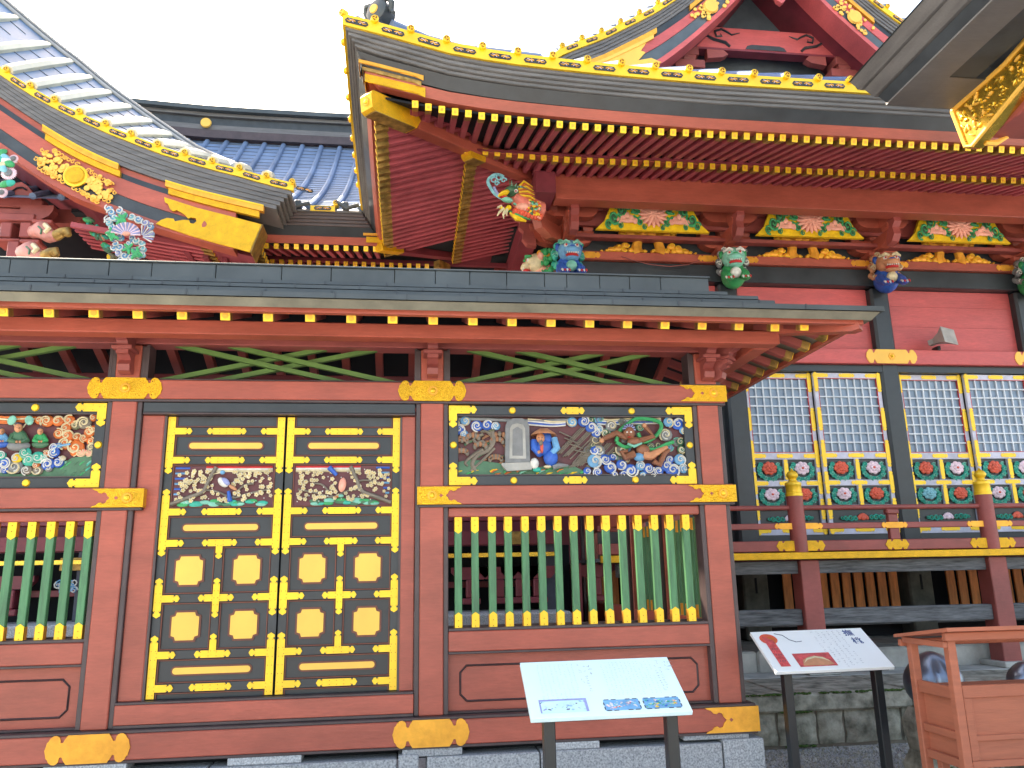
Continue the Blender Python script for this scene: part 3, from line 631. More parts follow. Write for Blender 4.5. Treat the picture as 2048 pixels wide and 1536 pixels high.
# ---- gate leaves
def door_leaf(x0, x1, lab, flip):
    y = .062; D = MB(); D.box(x0, x1, y+.012, y+.045, .802, 2.53, 'black'); leaf = D.build('door_leaf', FN, label=lab)
    st = .052; xi0, xi1 = x0+st+.004, x1-st-.004; xm = (xi0+xi1)/2
    rails = [2.432, 2.243, 1.914, 1.720, 1.385, 1.054, .864]; rh = .052
    MB().box(x0, x0+st, y, y+.0115, .803, 2.529, 'black', .002).build('stile', leaf); MB().box(x1-st, x1, y, y+.0115, .803, 2.529, 'black', .002).build('stile', leaf)
    for r in rails:
        mb = MB(); mb.box(x0+st+.001, x1-st-.001, y+.0005, y+.0115, r-rh/2, r+rh/2, 'black', .002)
        for s in (-1, 1): mb.box(x0+st+.001, x1-st-.001, y-.001, y+.0115, r+s*(rh/2+.005)-.0035, r+s*(rh/2+.005)+.0035, 'brown_red', .001)
        mb.build('rail', leaf)
    for (za, zb_) in ((rails[4]+rh/2+.010, rails[3]-rh/2-.010), (rails[5]+rh/2+.010, rails[4]-rh/2-.010)):
        mb = MB(); mb.box(xm-.024, xm+.024, y+.0005, y+.0115, za, zb_, 'black', .002)
        for s in (-1, 1): mb.box(xm+s*.029-.0035, xm+s*.029+.0035, y-.001, y+.0115, za, zb_, 'brown_red', .001)
        mb.build('muntin', leaf)
        for s in (-1, 1):
            cx = (xm+s*.033+(xi1 if s > 0 else xi0))/2; cz = (za+zb_)/2; hw = .080; hh = .086 if za > 1.3 else .082
            def ind(a, b, c): return [(cx-a, cz-b+c), (cx-a+c*.75, cz-b+c*.75), (cx-a+c, cz-b), (cx+a-c, cz-b), (cx+a-c*.75, cz-b+c*.75), (cx+a, cz-b+c), (cx+a, cz+b-c), (cx+a-c*.75, cz+b-c*.75), (cx+a-c, cz+b), (cx-a+c, cz+b), (cx-a+c*.75, cz+b-c*.75), (cx-a, cz+b-c)]
            mb = MB(); mb.prism(ind(hw+.012, hh+.012, .03), y+.004, y+.0118, 'brown_red'); mb.prism(ind(hw, hh, .027), y+.0005, y+.0038, 'gold_panel'); mb.build('gold_panel', leaf)
    for xx in (x0+st+.0045, x1-st-.0045):
        MB().box(xx-.003, xx+.003, y-.0012, y+.0115, .803, 2.529, 'brown_red').build('edge_strip', leaf)
    for zc in (2.338, 1.815, .960):
        hw, hh = (xi1-xi0)/2-.085, .019
        def cap(a, b): return [(xm+s*(a-b)+s*b*math.cos(t), zc+b*math.sin(t)) for s, ts in ((1, [-PI/2+PI*i/8 for i in range(9)]),) for t in ts]+[(xm-(a-b)-b*math.cos(t), zc+b*math.sin(t)) for t in [PI/2-PI*i/8 for i in range(9)]]
        mb = MB(); mb.prism(cap(hw+.010, hh+.010), y+.004, y+.0118, 'brown_red'); mb.prism(cap(hw, hh), y+.0005, y+.0038, 'gold_panel'); mb.build('gold_slot', leaf)
    # gold straps
    h = .046
    for sx, xx in ((1, x0+.026), (-1, x1-.026)):
        for (za, zb_, e0, e1) in ((2.155, 2.525, True, False), (1.64, 2.06, True, True), (1.27, 1.51, True, True), (.806, 1.17, False, True)):
            mb = MB(); strap(mb, xx, (za+zb_)/2, (zb_-za)/2, (zb_-za)/2, h, y-.0015, vert=True, e0=e0, e1=e1)
            for r in rails:
                if za < r < zb_: strap(mb, xx, r, .13 if sx < 0 else .0, .13 if sx > 0 else 0, h-.004, y-.0027, e0=sx < 0, e1=sx > 0)
            mb.build('gold_strap', leaf)
    for r in rails:
        mb = MB(); strap(mb, xm, r, .125 if r > 1.8 or r < 1. else .108, .125 if r > 1.8 or r < 1. else .108, h-.004, y-.0015)
        up = {1.720: (.10, 0), 1.385: (.12, .12), 1.054: (0, .12)}.get(r)
        if up: strap(mb, xm, r, up[0], up[1], h-.006, y-.0027, vert=True, e0=up[0] > 0, e1=up[1] > 0)
        mb.build('gold_strap', leaf)
    # flowering-plum carving
    z0, z1 = 1.95, 2.205; CV = MB(); CV.box(xi0+.004, xi1-.004, y+.008, y+.0118, z0, z1, 'c_purple'); cv = CV.build('plum_carving', leaf, label='carved blossoming plum branch with a perched bird'); wd = xi1-xi0
    P = lambda u, v, d=0.: (lerp(xi0, xi1, u), y+.006-d, lerp(z0, z1, v))
    mb = MB()
    def g(u): return 1-u if flip else u
    for o, m_ in ((.97, 'c_redc'), (.925, 'c_white'), (.88, 'c_white')):
        mb.tube([P(g(.32), o, .0), P(g(.6), o, .0), P(g(.98), o, .0)], .0095, m_ if o > .95 else ('c_white' if o > .9 else 'c_cream'), 5)
    for o in range(6): mb.tube([P(g(.02), .95-o*.13, 0), P(g(.16-.02*o), .95-o*.13, 0)], .007, 'c_blue' if o % 2 == 0 else 'c_sky', 5)
    for i in range(22): mb.ell(P(random.uniform(.04, .96), random.uniform(.03, .14), .004), (.035, .008, .014), random.choice(['c_dkgreen', 'c_teal', 'c_mint', 'c_green']), 8, 5)
    for i in range(26): q_ = P(random.uniform(.03, .97), random.uniform(.05, .9), .02); mb.ell(q_, .004, 'c_white', 5, 4)
    tr = [[(.0, .05), (.15, .2), (.3, .35), (.35, .6), (.42, .98)], [(.32, .4), (.45, .35), (.6, .2), (.75, .3), (.95, .4)], [(.35, .6), (.25, .62), (.12, .55)], [(.6, .22), (.7, .5), (.8, .55)]]
    for q in tr: mb.tube([P(g(u), v, .012) for u, v in bez(q)], .0135 if q is tr[0] else .0065, 'c_bark', 6)
    mb.build('branch_carving', leaf)
    mb = MB()
    for i in range(120):
        u, v = random.uniform(.05, .98), random.uniform(.12, .88)
        if .42 < g(u) < .56 and .3 < v < .9: continue
        c = P(u, v, .014+.006*random.random()); r = random.uniform(.0068, .0095)
        for j in range(5): mb.ell((c[0]+math.cos(j*1.2566)*r, c[1], c[2]+math.sin(j*1.2566)*r), (r*.72, .004, r*.72), 'c_cream', 5, 4)
        mb.ell((c[0], c[1]-.003, c[2]), r*.35, 'c_yellow', 5, 4)
    mb.build('blossom_carving', leaf, kind='stuff')
    mb = MB()
    if flip:
        mb.ell(P(.5, .5, .025), (.024, .016, .048), 'c_pink', 10, 8, Matrix.Rotation(.12, 3, 'Y')); mb.tube([P(.44, .75, .03), P(.36, .95, .03)], [.012, .018], 'c_blue', 6); mb.ell(P(.49, .22, .03), (.018, .012, .011), 'c_mint', 8, 6); mb.tube([P(.46, .2, .03), P(.42, .2, .034)], [.005, .001], 'c_orange', 5)
    else:
        mb.ell(P(.5, .58, .025), (.040, .016, .024), 'c_white', 10, 8, Matrix.Rotation(.75, 3, 'Y')); mb.ell(P(.53, .6, .034), (.032, .012, .017), 'c_violet', 10, 8, Matrix.Rotation(.75, 3, 'Y')); mb.ell(P(.49, .83, .028), (.017, .013, .014), 'c_sky', 8, 6)
        mb.tube([P(.47, .83, .03), P(.40, .78, .034)], [.006, .001], 'c_cream', 5); mb.tube([P(.56, .36, .025), P(.58, .1, .025)], [.010, .016], 'c_blue', 6); mb.ell(P(.6, .45, .028), (.03, .01, .012), 'c_skin', 8, 6, Matrix.Rotation(.6, 3, 'Y'))
    mb.build('bird_carving', leaf, True, label='carved rose-winged bird' if flip else 'carved white and blue long-tailed bird')
    mb = MB(); mb.box(xi0+.002, xi1-.002, y+.0085, y+.0118, 2.462, 2.528, 'black_matt'); mb.build('end_board', leaf)
mat('brown_red', (.17, .045, .025), .45, var=.1)
MB().box(-1.60, -.03, .11, .13, .79, 2.54, 'shade_black').build('door_backing', FN)
door_leaf(-1.557, -.817, 'left gate leaf with white and blue bird in its carved panel', False)
door_leaf(-.807, -.067, 'right gate leaf with rose-winged bird in its carved panel', True)
# ---- lattice slats with gold tips
sm = MB(); sm.box(-.0235, .0235, -.02, .02, 0, .71, 'green_slat', .003); sm = sm.mesh('slat')
def tipmesh(zb, zt, up):
    mb = MB(); a = .026; zm = zb+.018 if not up else zt-.018
    pts = [(-a, zt), (-a, zm), (0, zb), (a, zm), (a, zt)] if not up else [(-a, zb), (a, zb), (a, zm), (0, zt), (-a, zm)]
    mb.prism(pts, -.0225, -.019, 'gold'); pr = [(-.0225, zt), (-.0225, zm), (.02, zm), (.02, zt)] if not up else [(-.0225, zb), (.02, zb), (.02, zm), (-.0225, zm)]
    for s in (-1, 1): mb.prism(pr, s*.0238, s*.026, 'gold_orange', 'x')
    for z in ((zt-.02, zt-.055) if not up else (zb+.02, zb+.055)): mb.ell((0, -.023, z), .0032, 'gold_nail', 5, 4)
    return mb.mesh('slat_tip')
tu = tipmesh(.602, .708, False); tl = tipmesh(.002, .108, True)
def slat(x, y, z, par, rz=0):
    o = inst(sm, 'slat', par, (x+random.uniform(-.002, .002), y, z), rz+random.uniform(-.03, .03))
    for t in (tu, tl): c = bpy.data.objects.new('slat_tip', t); COL.objects.link(c); c.parent = o
for i in range(15): slat(.315+i*.1103, .055, 1.152, FN)
for i in range(15): slat(-3.51+i*.1103, .055, 1.152, FN)
# ---- return fence seen through the lattice (runs back at right)
for y in (1.03, 1.98, 3.9): post_at(2.067, y)
mb = MB(); mb.box(2.0, 2.13, .16, YB, 2.612, 2.765, 'red', .004); mb.box(2.0, 2.13, .16, YB, 1.922, 2.062, 'red', .004); mb.box(2.0, 2.13, .16, YB, 1.007, 1.165, 'red', .004); mb.box(1.99, 2.15, .2, YB, .478, .655, 'red', .004)
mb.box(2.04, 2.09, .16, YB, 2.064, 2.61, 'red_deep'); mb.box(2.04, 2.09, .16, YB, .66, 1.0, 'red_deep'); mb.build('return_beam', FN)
for i in range(18):
    y = .28+i*.1103
    if abs(y-1.03) > .1 and abs(y-1.98) > .1: slat(2.067, y, 1.16, FN, PI/2)
# inner rafters and purlins glimpsed behind the braces
for i in range(22):
    rafter(-2.66+i*.2425, .80, 2.93, PI, FN, rfm, cpm, math.radians(24))
mb = MB(); mb.box(XL, 1.9, .52, .60, 2.86, 2.93, 'red_deep', .004); mb.build('purlin', FN)
mb = MB(); mb.prism([(.09, 3.30), (.93, 2.985), (.93, 3.05), (.09, 3.38)], XL, 2.0, 'shade_black', 'x'); mb.build('roof_course', FN)  # near-black underside paints the shade behind the braces
MB().box(XL, 2.0, -.02, .16, 3.10, 3.28, 'shade_black').build('roof_dark_filler', FN)  # near-black filler standing for the dark roof interior
# ---- granite plinth
gb = [(-3.9, -2.72), (-2.715, -1.3), (-1.295, -.06), (-.055, .075), (.08, .09), (.095, .80), (.805, 1.62), (1.625, 1.985), (1.99, 2.235)]
gb = [(-3.9, -2.72), (-2.715, -1.72), (-1.715, -1.15), (-1.145, -.06), (-.055, .07), (.115, .80), (.805, 1.96), (1.965, 2.235)]
for i, (a, b) in enumerate(gb):
    zt = .435 if i not in (4, 7) else .452
    MB().box(a+.002, b-.002, -.075+(.0 if i % 2 else .006), .3, -.05, zt, 'granite', .006).build('granite_block', FN)
for (a, b) in ((-2.05, -1.6), (-1.04, -.62), (-.03, .33), (.86, 1.18), (1.72, 2.15)):
    MB().box(a, b, -.045, .2, .4525 if a > 1.7 else .4365, .4775, 'granite', .003).build('shim_stone', FN)
MB().box(XL, 2.2, .1, .28, .40, .4775, 'shade_black').build('plinth_shadow_gap', FN)
# =================================================================== worship hall at right
WH = thing('worship_hall', 'red and black worship hall with wide double-raftered eave, flower-panel doors and veranda', 'hall')
CX = [1.99, 4.13, 6.27, 8.41]; XR = 11.5; YF = 4.2; XE, YE = -.69, 1.5; YV = 4.7
rX = [-.1, .31, .66, 1.01, 1.35, 1.69, 2.04, 2.4, 2.9]; RX = [-.06, .31, .66, 1.0, 1.35, 1.7, 2.2, 3.0]
def rise(d):     # lift of the eave towards the corner; d = distance along the eave from the corner
    return sitp([0, .31, .66, 1.0, 1.35, 1.69, 2.04, 2.39, 2.89, 3.7], [.40, .335, .25, .165, .115, .082, .06, .042, .022, 0], d)
def crise(d):
    return sitp([0, .40, .66, .92, 1.18, 1.45, 1.71, 2.0, 2.5], [.225, .16, .12, .086, .062, .043, .030, .015, 0], d)
# columns, walls
for x in CX:
    MB().box(x-.132, x+.132, 4.16, 4.42, 1.62, 5.16, 'black', .03).build('column', WH)

MB().box(1.86, 2.12, 6.2, 6.46, 1.62, 5.16, 'black', .03).build('column', WH)
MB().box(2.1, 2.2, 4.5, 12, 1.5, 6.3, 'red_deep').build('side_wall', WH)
for a, b in zip(CX, CX[1:]+[10.55]):
    z = 4.27
    for k in range(3):      # board wall above the doors
        zz = (4.271, 4.64, 4.93, 5.16)
        MB().box(a+.134, b-.134, 4.28, 4.33, zz[k]+.0015, zz[k+1]-.0015, 'red_hall').build('wall_board', WH)
MB().box(-.5, XR, 7.05, 7.1, 1.5, 10.0, 'shade_black').build('sun_block_wall', WH)  # unseen black wall added to stop sun leaking in from behind
MB().box(1.85, XR, 4.14, 4.46, 5.165, 5.40, 'black', .008).build('tie_beam', WH)
mb = MB(); mb.box(1.80, XR, 4.08, 4.5, 5.405, 5.52, 'red', .01); mb.build('plate_beam', WH)
mb = MB(); mb.box(1.95, XR, 4.10, 4.20, 4.068, 4.268, 'red_hall', .008); mb.build('head_rail', WH)
MB().box(1.95, XR, 4.17, 4.28, 3.972, 4.066, 'black', .004).build('lintel', WH)
MB().box(1.95, XR, 4.3, 4.34, 5.525, 6.4, 'black_matt').build('frieze_back', WH)
MB().box(1.95, XR, 3.98, 4.10, 5.665, 5.715, 'red_dull', .004).build('frieze_rail', WH)
MB().box(1.95, XR, 4.06, 4.12, 5.86, 6.4, 'red_dull').build('frieze_wall', WH)
MB().box(1.72, XR, 3.45, 3.66, 5.915, 6.25, 'red', .008).build('eave_beam', WH)
MB().box(1.45, 1.70, 3.3, 12, 5.915, 6.2, 'red_deep', .008).build('eave_beam', WH)
MB().box(1.70, XR, 3.66, 4.3, 6.26, 6.30, 'red_deep').build('ceiling_board', WH)
for i, x in enumerate(CX):      # gold plates
    mb = MB(); mb.prism([(x+a, 4.168+b) for a, b in kat(.19, .36)], 4.09, 4.0995, 'gold_panel')
    mb.prism([(x+math.cos(j*PI/3)*.05, 4.17+math.sin(j*PI/3)*.05) for j in range(6)], 4.082, 4.0899, 'gold_orange'); mb.ell((x, 4.08, 4.17), .02, 'gold', 8, 6)
    mb.build('beam_plate', WH)
    for s in (-1, 1):
        mb = MB(); strap(mb, x+s*.28, 5.46, .14, .14, .085, 4.079, 'gold_orange', nails=False); mb.build('beam_plate', WH)
# bracket clusters
def boat(mb, hl, z0, z1, y0, y1, m='red'):
    c = z1-z0
    p = [(-hl, z1), (-hl, z1-.04), (-hl+.015, z0+c*.42), (-hl+.06, z0+c*.16), (-hl+.13, z0), (hl-.13, z0), (hl-.06, z0+c*.16), (hl-.015, z0+c*.42), (hl, z1-.04), (hl, z1)]
    mb.prism(p, y0, y1, m)
def masu(mb, x, y, z, s=.075, m='red'):
    mb.box(x-s, x+s, y-s, y+s, z+.045, z+.10, m, .004)
    mb.loft([[(x-s*.7, y-s*.7, z), (x+s*.7, y-s*.7, z), (x+s*.7, y+s*.7, z), (x-s*.7, y+s*.7, z)], [(x-s, y-s, z+.044), (x+s, y-s, z+.044), (x+s, y+s, z+.044), (x-s, y+s, z+.044)]], m)
bk = MB()
masu(bk, 0, .0, 5.52, .15)
boat(bk, .35, 5.625, 5.80, -.09, .06)
bk.prism([(.1, 5.63), (-.26, 5.63), (-.36, 5.66), (-.42, 5.72), (-.44, 5.80), (.1, 5.80)], -.06, .06, 'red', 'x')
for x in (-.28, 0, .28): masu(bk, x, -.02, 5.80, .07)
boat(bk, .37, 5.90, 6.06, -.30, -.17)
bk.prism([(.1, 5.905), (-.40, 5.90), (-.50, 5.93), (-.56, 6.0), (-.58, 6.06), (.1, 6.06)], -.055, .055, 'red', 'x')
for x in (-.29, .29): masu(bk, x, -.235, 6.06, .065)
masu(bk, 0, -.42, 5.80, .07)
bk.prism([(-.40, 5.60), (-.52, 5.62), (-.58, 5.70), (-.56, 5.80), (-.62, 5.86), (-.60, 5.95), (-.68, 6.0), (-.74, 6.08), (-.70, 6.16), (-.60, 6.17), (-.5, 6.12), (-.42, 5.9)], -.05, .05, 'red_dull', 'x')
bk.ell((0, -.66, 6.11), (.062, .07, .065), 'red_dull', 10, 7)
for s in (-1, 1):
    sp(bk, s*.50, -.20, 6.12, .075, 'red_dull', 1.2, .28, s, 0, 14, 'red_dull'); bk.ell((s*.42, -.2, 6.07), (.09, .03, .04), 'red_dull', 8, 6)
bkm = bk.mesh('bracket_cluster')
for x in CX: inst(bkm, 'bracket_cluster', WH, (x, YF, 0))
mb = MB()       # corner: diagonal arms and the side run
mb.T = Matrix.Translation((1.99, 4.2, 0)) @ Matrix.Rotation(-PI/4, 4, 'Z')
mb.prism([(.1, 5.63), (-.40, 5.60), (-.62, 5.66), (-.68, 5.80), (.1, 5.80)], -.06, .06, 'red', 'x'); mb.prism([(.1, 5.9), (-.72, 5.88), (-.92, 5.95), (-.98, 6.10), (.1, 6.10)], -.06, .06, 'red', 'x')
mb.build('bracket_cluster', WH)
for y in (4.2, 6.34):
    o = inst(bkm, 'bracket_cluster', WH, (1.99, y+.02, -.003)); o.rotation_euler = (0, 0, -PI/2)
# flower friezes
def chrys(mb, x, y, z, r, m, m2=None, n=22, sc=.95):
    for k in range(n):
        a = 2*PI*k/n; mb.ell((x+math.cos(a)*r*.62, y-.012, z+math.sin(a)*r*.62*sc), (r*.42, .014, r*.12), m, 7, 5, Matrix.Rotation(-a, 3, 'Y'))
    for k in range(int(n*.6)):
        a = 2*PI*k/int(n*.6)+.2; mb.ell((x+math.cos(a)*r*.30, y-.030, z+math.sin(a)*r*.30), (r*.28, .012, r*.10), m2 or m, 6, 5, Matrix.Rotation(-a, 3, 'Y'))
    mb.ell((x, y, z), (r*.55, .02, r*.5), m, 10, 6)
fz = MB(); y0 = 0.; zb, zt = 5.862, 6.135
fz.prism([(-.73, zb), (.73, zb), (.62, zb+.08), (.50, zt), (-.50, zt), (-.62, zb+.08)], -.0, .05, 'c_yellow')
fr = MB(); fr.ell((0, -.004, 6.01), (.15, .012, .13), 'c_rose', 14, 6); chrys(fr, 0, -.012, 6.01, .165, 'c_pink', 'c_pink', 16)
for s in (-1, 1):
    for k in range(5): fr.ell((s*(.30+.05*(k-2)*.9), -.02, 5.925+.035*(2-abs(k-2))), (.032, .014, .04), 'c_pink', 7, 5)
    fr.ell((s*.30, -.02, 5.925), (.10, .014, .03), 'c_pink', 8, 5)
fg = MB()
for s in (-1, 1):
    for (x, z, r, d) in ((.50, 5.97, .075, 1), (.40, 6.05, .07, -1), (.57, 5.91, .05, 1), (.22, 6.07, .06, 1), (.17, 5.94, .05, -1), (.42, 5.90, .035, 1), (.31, 6.09, .04, -1), (.12, 5.895, .03, 1), (.48, 6.09, .04, 1)):
        sp(fg, s*x, -.012, z, r, 'c_green', 1.5, .22, s*d, random.uniform(0, 6), 16); fg.ell((s*x, -.004, z), (r*.7, .012, r*.6), 'c_dkgreen', 8, 5)
    fg.tube([(s*.17, -.02, 5.95), (s*.24, -.025, 5.99), (s*.34, -.02, 5.97), (s*.45, -.02, 6.0)], .012, 'c_green', 5); fg.tube([(s*.14, -.02, 6.08), (s*.2, -.02, 6.03), (s*.28, -.02, 6.03)], .012, 'c_green', 5)
fzm, frm, fgm = fz.mesh('frieze_panel'), fr.mesh('flower_carving', True), fg.mesh('leaf_carving', True)
kz = MB()
for s in (-1, 1):
    kz.tube([(s*.10, 0, 5.53), (s*.115, -.01, 5.58), (s*.10, -.01, 5.64), (s*.13, -.015, 5.70), (s*.20, -.02, 5.745)], [.065, .052, .048, .055, .045], 'gold_orange', 8)
    for q_ in ((.04, 5.735, .05), (.10, 5.70, .05), (.155, 5.71, .05), (.30, 5.56, .045), (.36, 5.55, .035)): kz.ell((s*q_[0], -.02, q_[1]), (q_[2]*1.1, .035, q_[2]*.8), 'gold_orange', 9, 6)
    kz.tube([(0, -.01, 5.66), (s*.06, -.015, 5.69), (s*.12, -.015, 5.67)], .022, 'gold_orange', 7)
    for (x, z, r) in ((.13, 5.75, .045), (.19, 5.76, .05), (.245, 5.73, .038), (.08, 5.765, .03), (.22, 5.60, .042), (.28, 5.58, .04), (.17, 5.55, .035), (.34, 5.555, .032), (.24, 5.55, .035), (.40, 5.54, .022), (.04, 5.545, .025), (.45, 5.535, .015)):
        kz.ell((s*x, -.012, z), (r, .035, r*.8), 'gold_orange', 9, 6); sp(kz, s*x, -.035, z, r*.8, 'gold', 1., .2, s, 0, 10)
kzm = kz.mesh('gold_strut', True)
for a, b in zip(CX, CX[1:]+[10.55]):
    xm = (a+b)/2
    o = inst(fzm, 'frieze_panel', WH, (xm, 3.86, -2.60), sc=(1.03, 1, 1.42)); 
    for m_, n_ in ((frm, 'flower_carving'), (fgm, 'leaf_carving')):
        c = bpy.data.objects.new(n_, m_); COL.objects.link(c); c.parent = o
        if n_ == 'flower_carving': c.scale = (1.12, 1, .78); c.location = (0, -.012, 6.01*.22)
        else: c['kind'] = 'stuff'
    inst(kzm, 'gold_strut', WH, (xm, 4.12, -1.955), sc=(1.4, 1, 1.352))
    MB().box(xm-.12, xm+.12, 4.13, 4.28, 5.735, 5.79, 'red', .004).build('strut_block', WH)
# guardian lion heads on the beam ends
def lion(x, y, z, rz, body, mane, face, belly, lab, s=1.22):
    mb = MB(); mb.T = Matrix.Translation((x, y, z)) @ Matrix.Rotation(rz, 4, 'Z') @ Matrix.Scale(s, 4)
    mb.ell((0, .05, -.05), (.13, .16, .15), body, 12, 9); mb.ell((0, -.06, .10), (.125, .12, .115), face, 12, 9)
    mb.ell((0, -.16, .065), (.085, .07, .045), face, 10, 7); mb.ell((0, -.185, .095), (.035, .03, .022), body, 8, 6)
    mb.ell((0, -.165, .015), (.07, .05, .022), 'c_redc', 8, 6); mb.ell((0, -.15, -.012), (.075, .06, .02), face, 8, 6)
    for k in range(6): mb.ell((-.055+k*.022, -.205, .03), (.008, .008, .011), 'c_white', 5, 4)
    for d in (-1, 1):
        mb.ell((d*.055, -.155, .125), (.024, .02, .022), 'c_white', 8, 6); mb.ell((d*.055, -.174, .125), (.011, .008, .012), 'c_redc', 6, 5)
        mb.tube([(d*.015, -.17, .15), (d*.055, -.175, .165), (d*.11, -.13, .15)], [.012, .02, .012], belly, 6)
        mb.ell((d*.115, -.03, .15), (.03, .035, .045), body, 8, 6)
        mb.tube([(d*.08, -.02, -.06), (d*.095, -.12, -.12), (d*.085, -.19, -.165)], [.06, .05, .042], body, 8)
        mb.ell((d*.085, -.20, -.17), (.05, .055, .03), body, 9, 6)
        for k in range(4): mb.tube([(d*.085-.036+k*.024, -.23, -.165), (d*.085-.036+k*.024, -.262, -.18), (d*.085-.036+k*.024, -.268, -.20)], [.012, .01, .003], 'c_redc' if k % 2 else 'c_white', 5)
        for j in range(10):
            a = -1.2+j*.34; c = (d*(.105+.035*math.cos(a*1.3)), .02+.05*(j % 3), .09+math.sin(a)*.13)
            mb.ell(c, .036, mane, 7, 5); sp(mb, c[0], c[1]-.03, c[2], .033, belly if j % 2 else mane, 1.2, .25, d, j, 9)
    for j in range(9):
        mb.ell((-.1+j*.025, .02, .20-.03*abs(j-4)*.6), .032, mane if j % 2 else belly, 7, 5)
    mb.ell((0, -.13, -.085), (.06, .05, .06), belly, 8, 6)
    return mb.build('lion_carving', WH, True, label=lab)
lion(1.95, 3.90, 5.27, 0, 'c_blue', 'c_teal', 'c_sky', 'c_mint', 'carved corner lion with blue body and aqua brows')
lion(1.66, 4.22, 5.24, -PI/2, 'c_pink', 'c_green', 'c_cream', 'c_green', 'carved corner lion with coral flank and green mane')
lion(4.13, 3.95, 5.27, -.25, 'c_green', 'c_grey', 'c_mint', 'c_white', 'carved green lion with pale curls and white belly')
lion(6.27, 3.95, 5.27, -.25, 'c_blue', 'c_skin', 'c_skin', 'c_cream', 'carved blue lion with orange mane')
lion(8.41, 3.95, 5.27, -.25, 'c_green', 'c_grey', 'c_teal', 'c_white', 'carved green lion with grey curls at the far right column')
# corner dragon
mb = MB()
def DQ(u, v, d=0.): p = W(940+u/4.452, 320+v/4.452, 3.1-d); return tuple(p)
bl = [(640, 450), (560, 430), (480, 400), (420, 360), (380, 320)]
mb.tube([DQ(u, v, .04*i) for i, (u, v) in enumerate(bl)], [.10, .11, .10, .08, .065], 'c_rose', 10)
for i in range(8): mb.ell(DQ(400+i*32, 455+i*8, .12), (.03, .04, .05), 'c_coral', 8, 6, Matrix.Rotation(.5, 3, 'Y'))
mb.ell(DQ(470, 420, .13), (.09, .06, .05), 'c_pink', 10, 7)
mb.ell(DQ(370, 280, .18), (.085, .08, .06), 'c_dkgreen', 10, 8); mb.ell(DQ(300, 300, .24), (.075, .06, .03), 'c_yellow', 10, 7, Matrix.Rotation(-.5, 3, 'Y')); mb.ell(DQ(330, 355, .22), (.07, .05, .03), 'c_mint', 10, 7, Matrix.Rotation(.2, 3, 'Y'))
mb.ell(DQ(300, 330, .24), (.05, .03, .018), 'c_redc', 8, 6); mb.ell(DQ(410, 275, .26), .022, 'c_white', 8, 6); mb.ell(DQ(408, 275, .285), .011, 'c_redc', 6, 5)
mb.tube([DQ(u, v, .2) for u, v in bez([(300, 350), (230, 310), (185, 250), (160, 190), (200, 140), (250, 130), (300, 150)])], [.022]*5+[.018]*20 if False else .02, 'c_aqua', 7)
mb.tube([DQ(u, v, .22) for u, v in bez([(290, 330), (240, 290), (215, 240)])], .016, 'c_violet', 6)
for (u, v, r) in ((215, 180, .045), (260, 160, .05), (300, 180, .035), (240, 210, .03)): sp(mb, *DQ(u, v, .22), r, 'c_aqua', 1.3, .22, 1, u, 12) if False else mb.tube([(DQ(u, v, .22)[0]+math.cos(a*.6)*r*(1-a/16), DQ(u, v, .22)[1], DQ(u, v, .22)[2]+math.sin(a*.6)*r*(1-a/16)) for a in range(12)], .009, 'c_aqua', 5)
for j in range(9): mb.tube([DQ(360+j*12, 250-j*2, .2), DQ(350+j*22, 170+j*12, .18)], [.012, .003], 'c_mint' if j % 2 else 'c_olive', 5)
for j in range(9): mb.tube([DQ(430, 240+j*12, .17), DQ(480+j*8, 190+j*22, .15), DQ(560+j*4, 240+j*18, .1)], [.016, .013, .003], 'c_orange' if j % 2 else 'c_yellow', 5)
for j in range(7): mb.ell(DQ(520+j*14, 330+j*12, .1), (.03, .03, .03), random.choice(['c_olive', 'c_yellow', 'c_green']), 7, 5)
for j in range(6): mb.ell(DQ(590, 400+j*10, .1+.01*j), (.035, .02, .02), 'c_mint' if j % 2 else 'c_green', 7, 5)
for k in range(150):
    t = random.random(); u, v = lerp(400, 620, t), lerp(360, 450, t)+random.uniform(-70, 70)*(.6+.4*t); mb.ell(DQ(u, v, .13+random.random()*.03), (.024, .016, .016), random.choice(['c_orange', 'c_yellow', 'c_mint', 'c_green', 'c_dkgreen', 'c_coral', 'c_pink']), 6, 5, Matrix.Rotation(random.uniform(-1, 1), 3, 'Y'))
mb.tube([DQ(350, 420, .15), DQ(310, 450, .2), DQ(270, 420, .22)], [.03, .025, .02], 'c_yellow', 7)
for (a, b) in (((300, 430), (240, 500)), ((310, 450), (300, 525)), ((330, 440), (330, 500)), ((280, 410), (240, 430))): mb.tube([DQ(*a, .22), DQ((a[0]+b[0])/2-8, (a[1]+b[1])/2, .24), DQ(*b, .22)], [.017, .014, .004], 'c_cream', 6)
mb.tube([DQ(360, 470, .1), DQ(420, 520, .12), DQ(500, 545, .1)], [.02, .035, .012], 'c_yellow', 7); mb.tube([DQ(340, 450, .1), DQ(420, 490, .13), DQ(540, 530, .1)], [.012, .02, .01], 'c_green', 6)
mb.build('dragon_carving', WH, True, label='carved multicoloured dragon head under the corner of the eave')
mb = MB(); mb.tube([W(a, b, 4.06) for a, b in ((1242, 512), (1262, 519), (1300, 529), (1340, 533), (1378, 529), (1400, 520))], .006, 'red_dull', 5); mb.build('cable', WH)
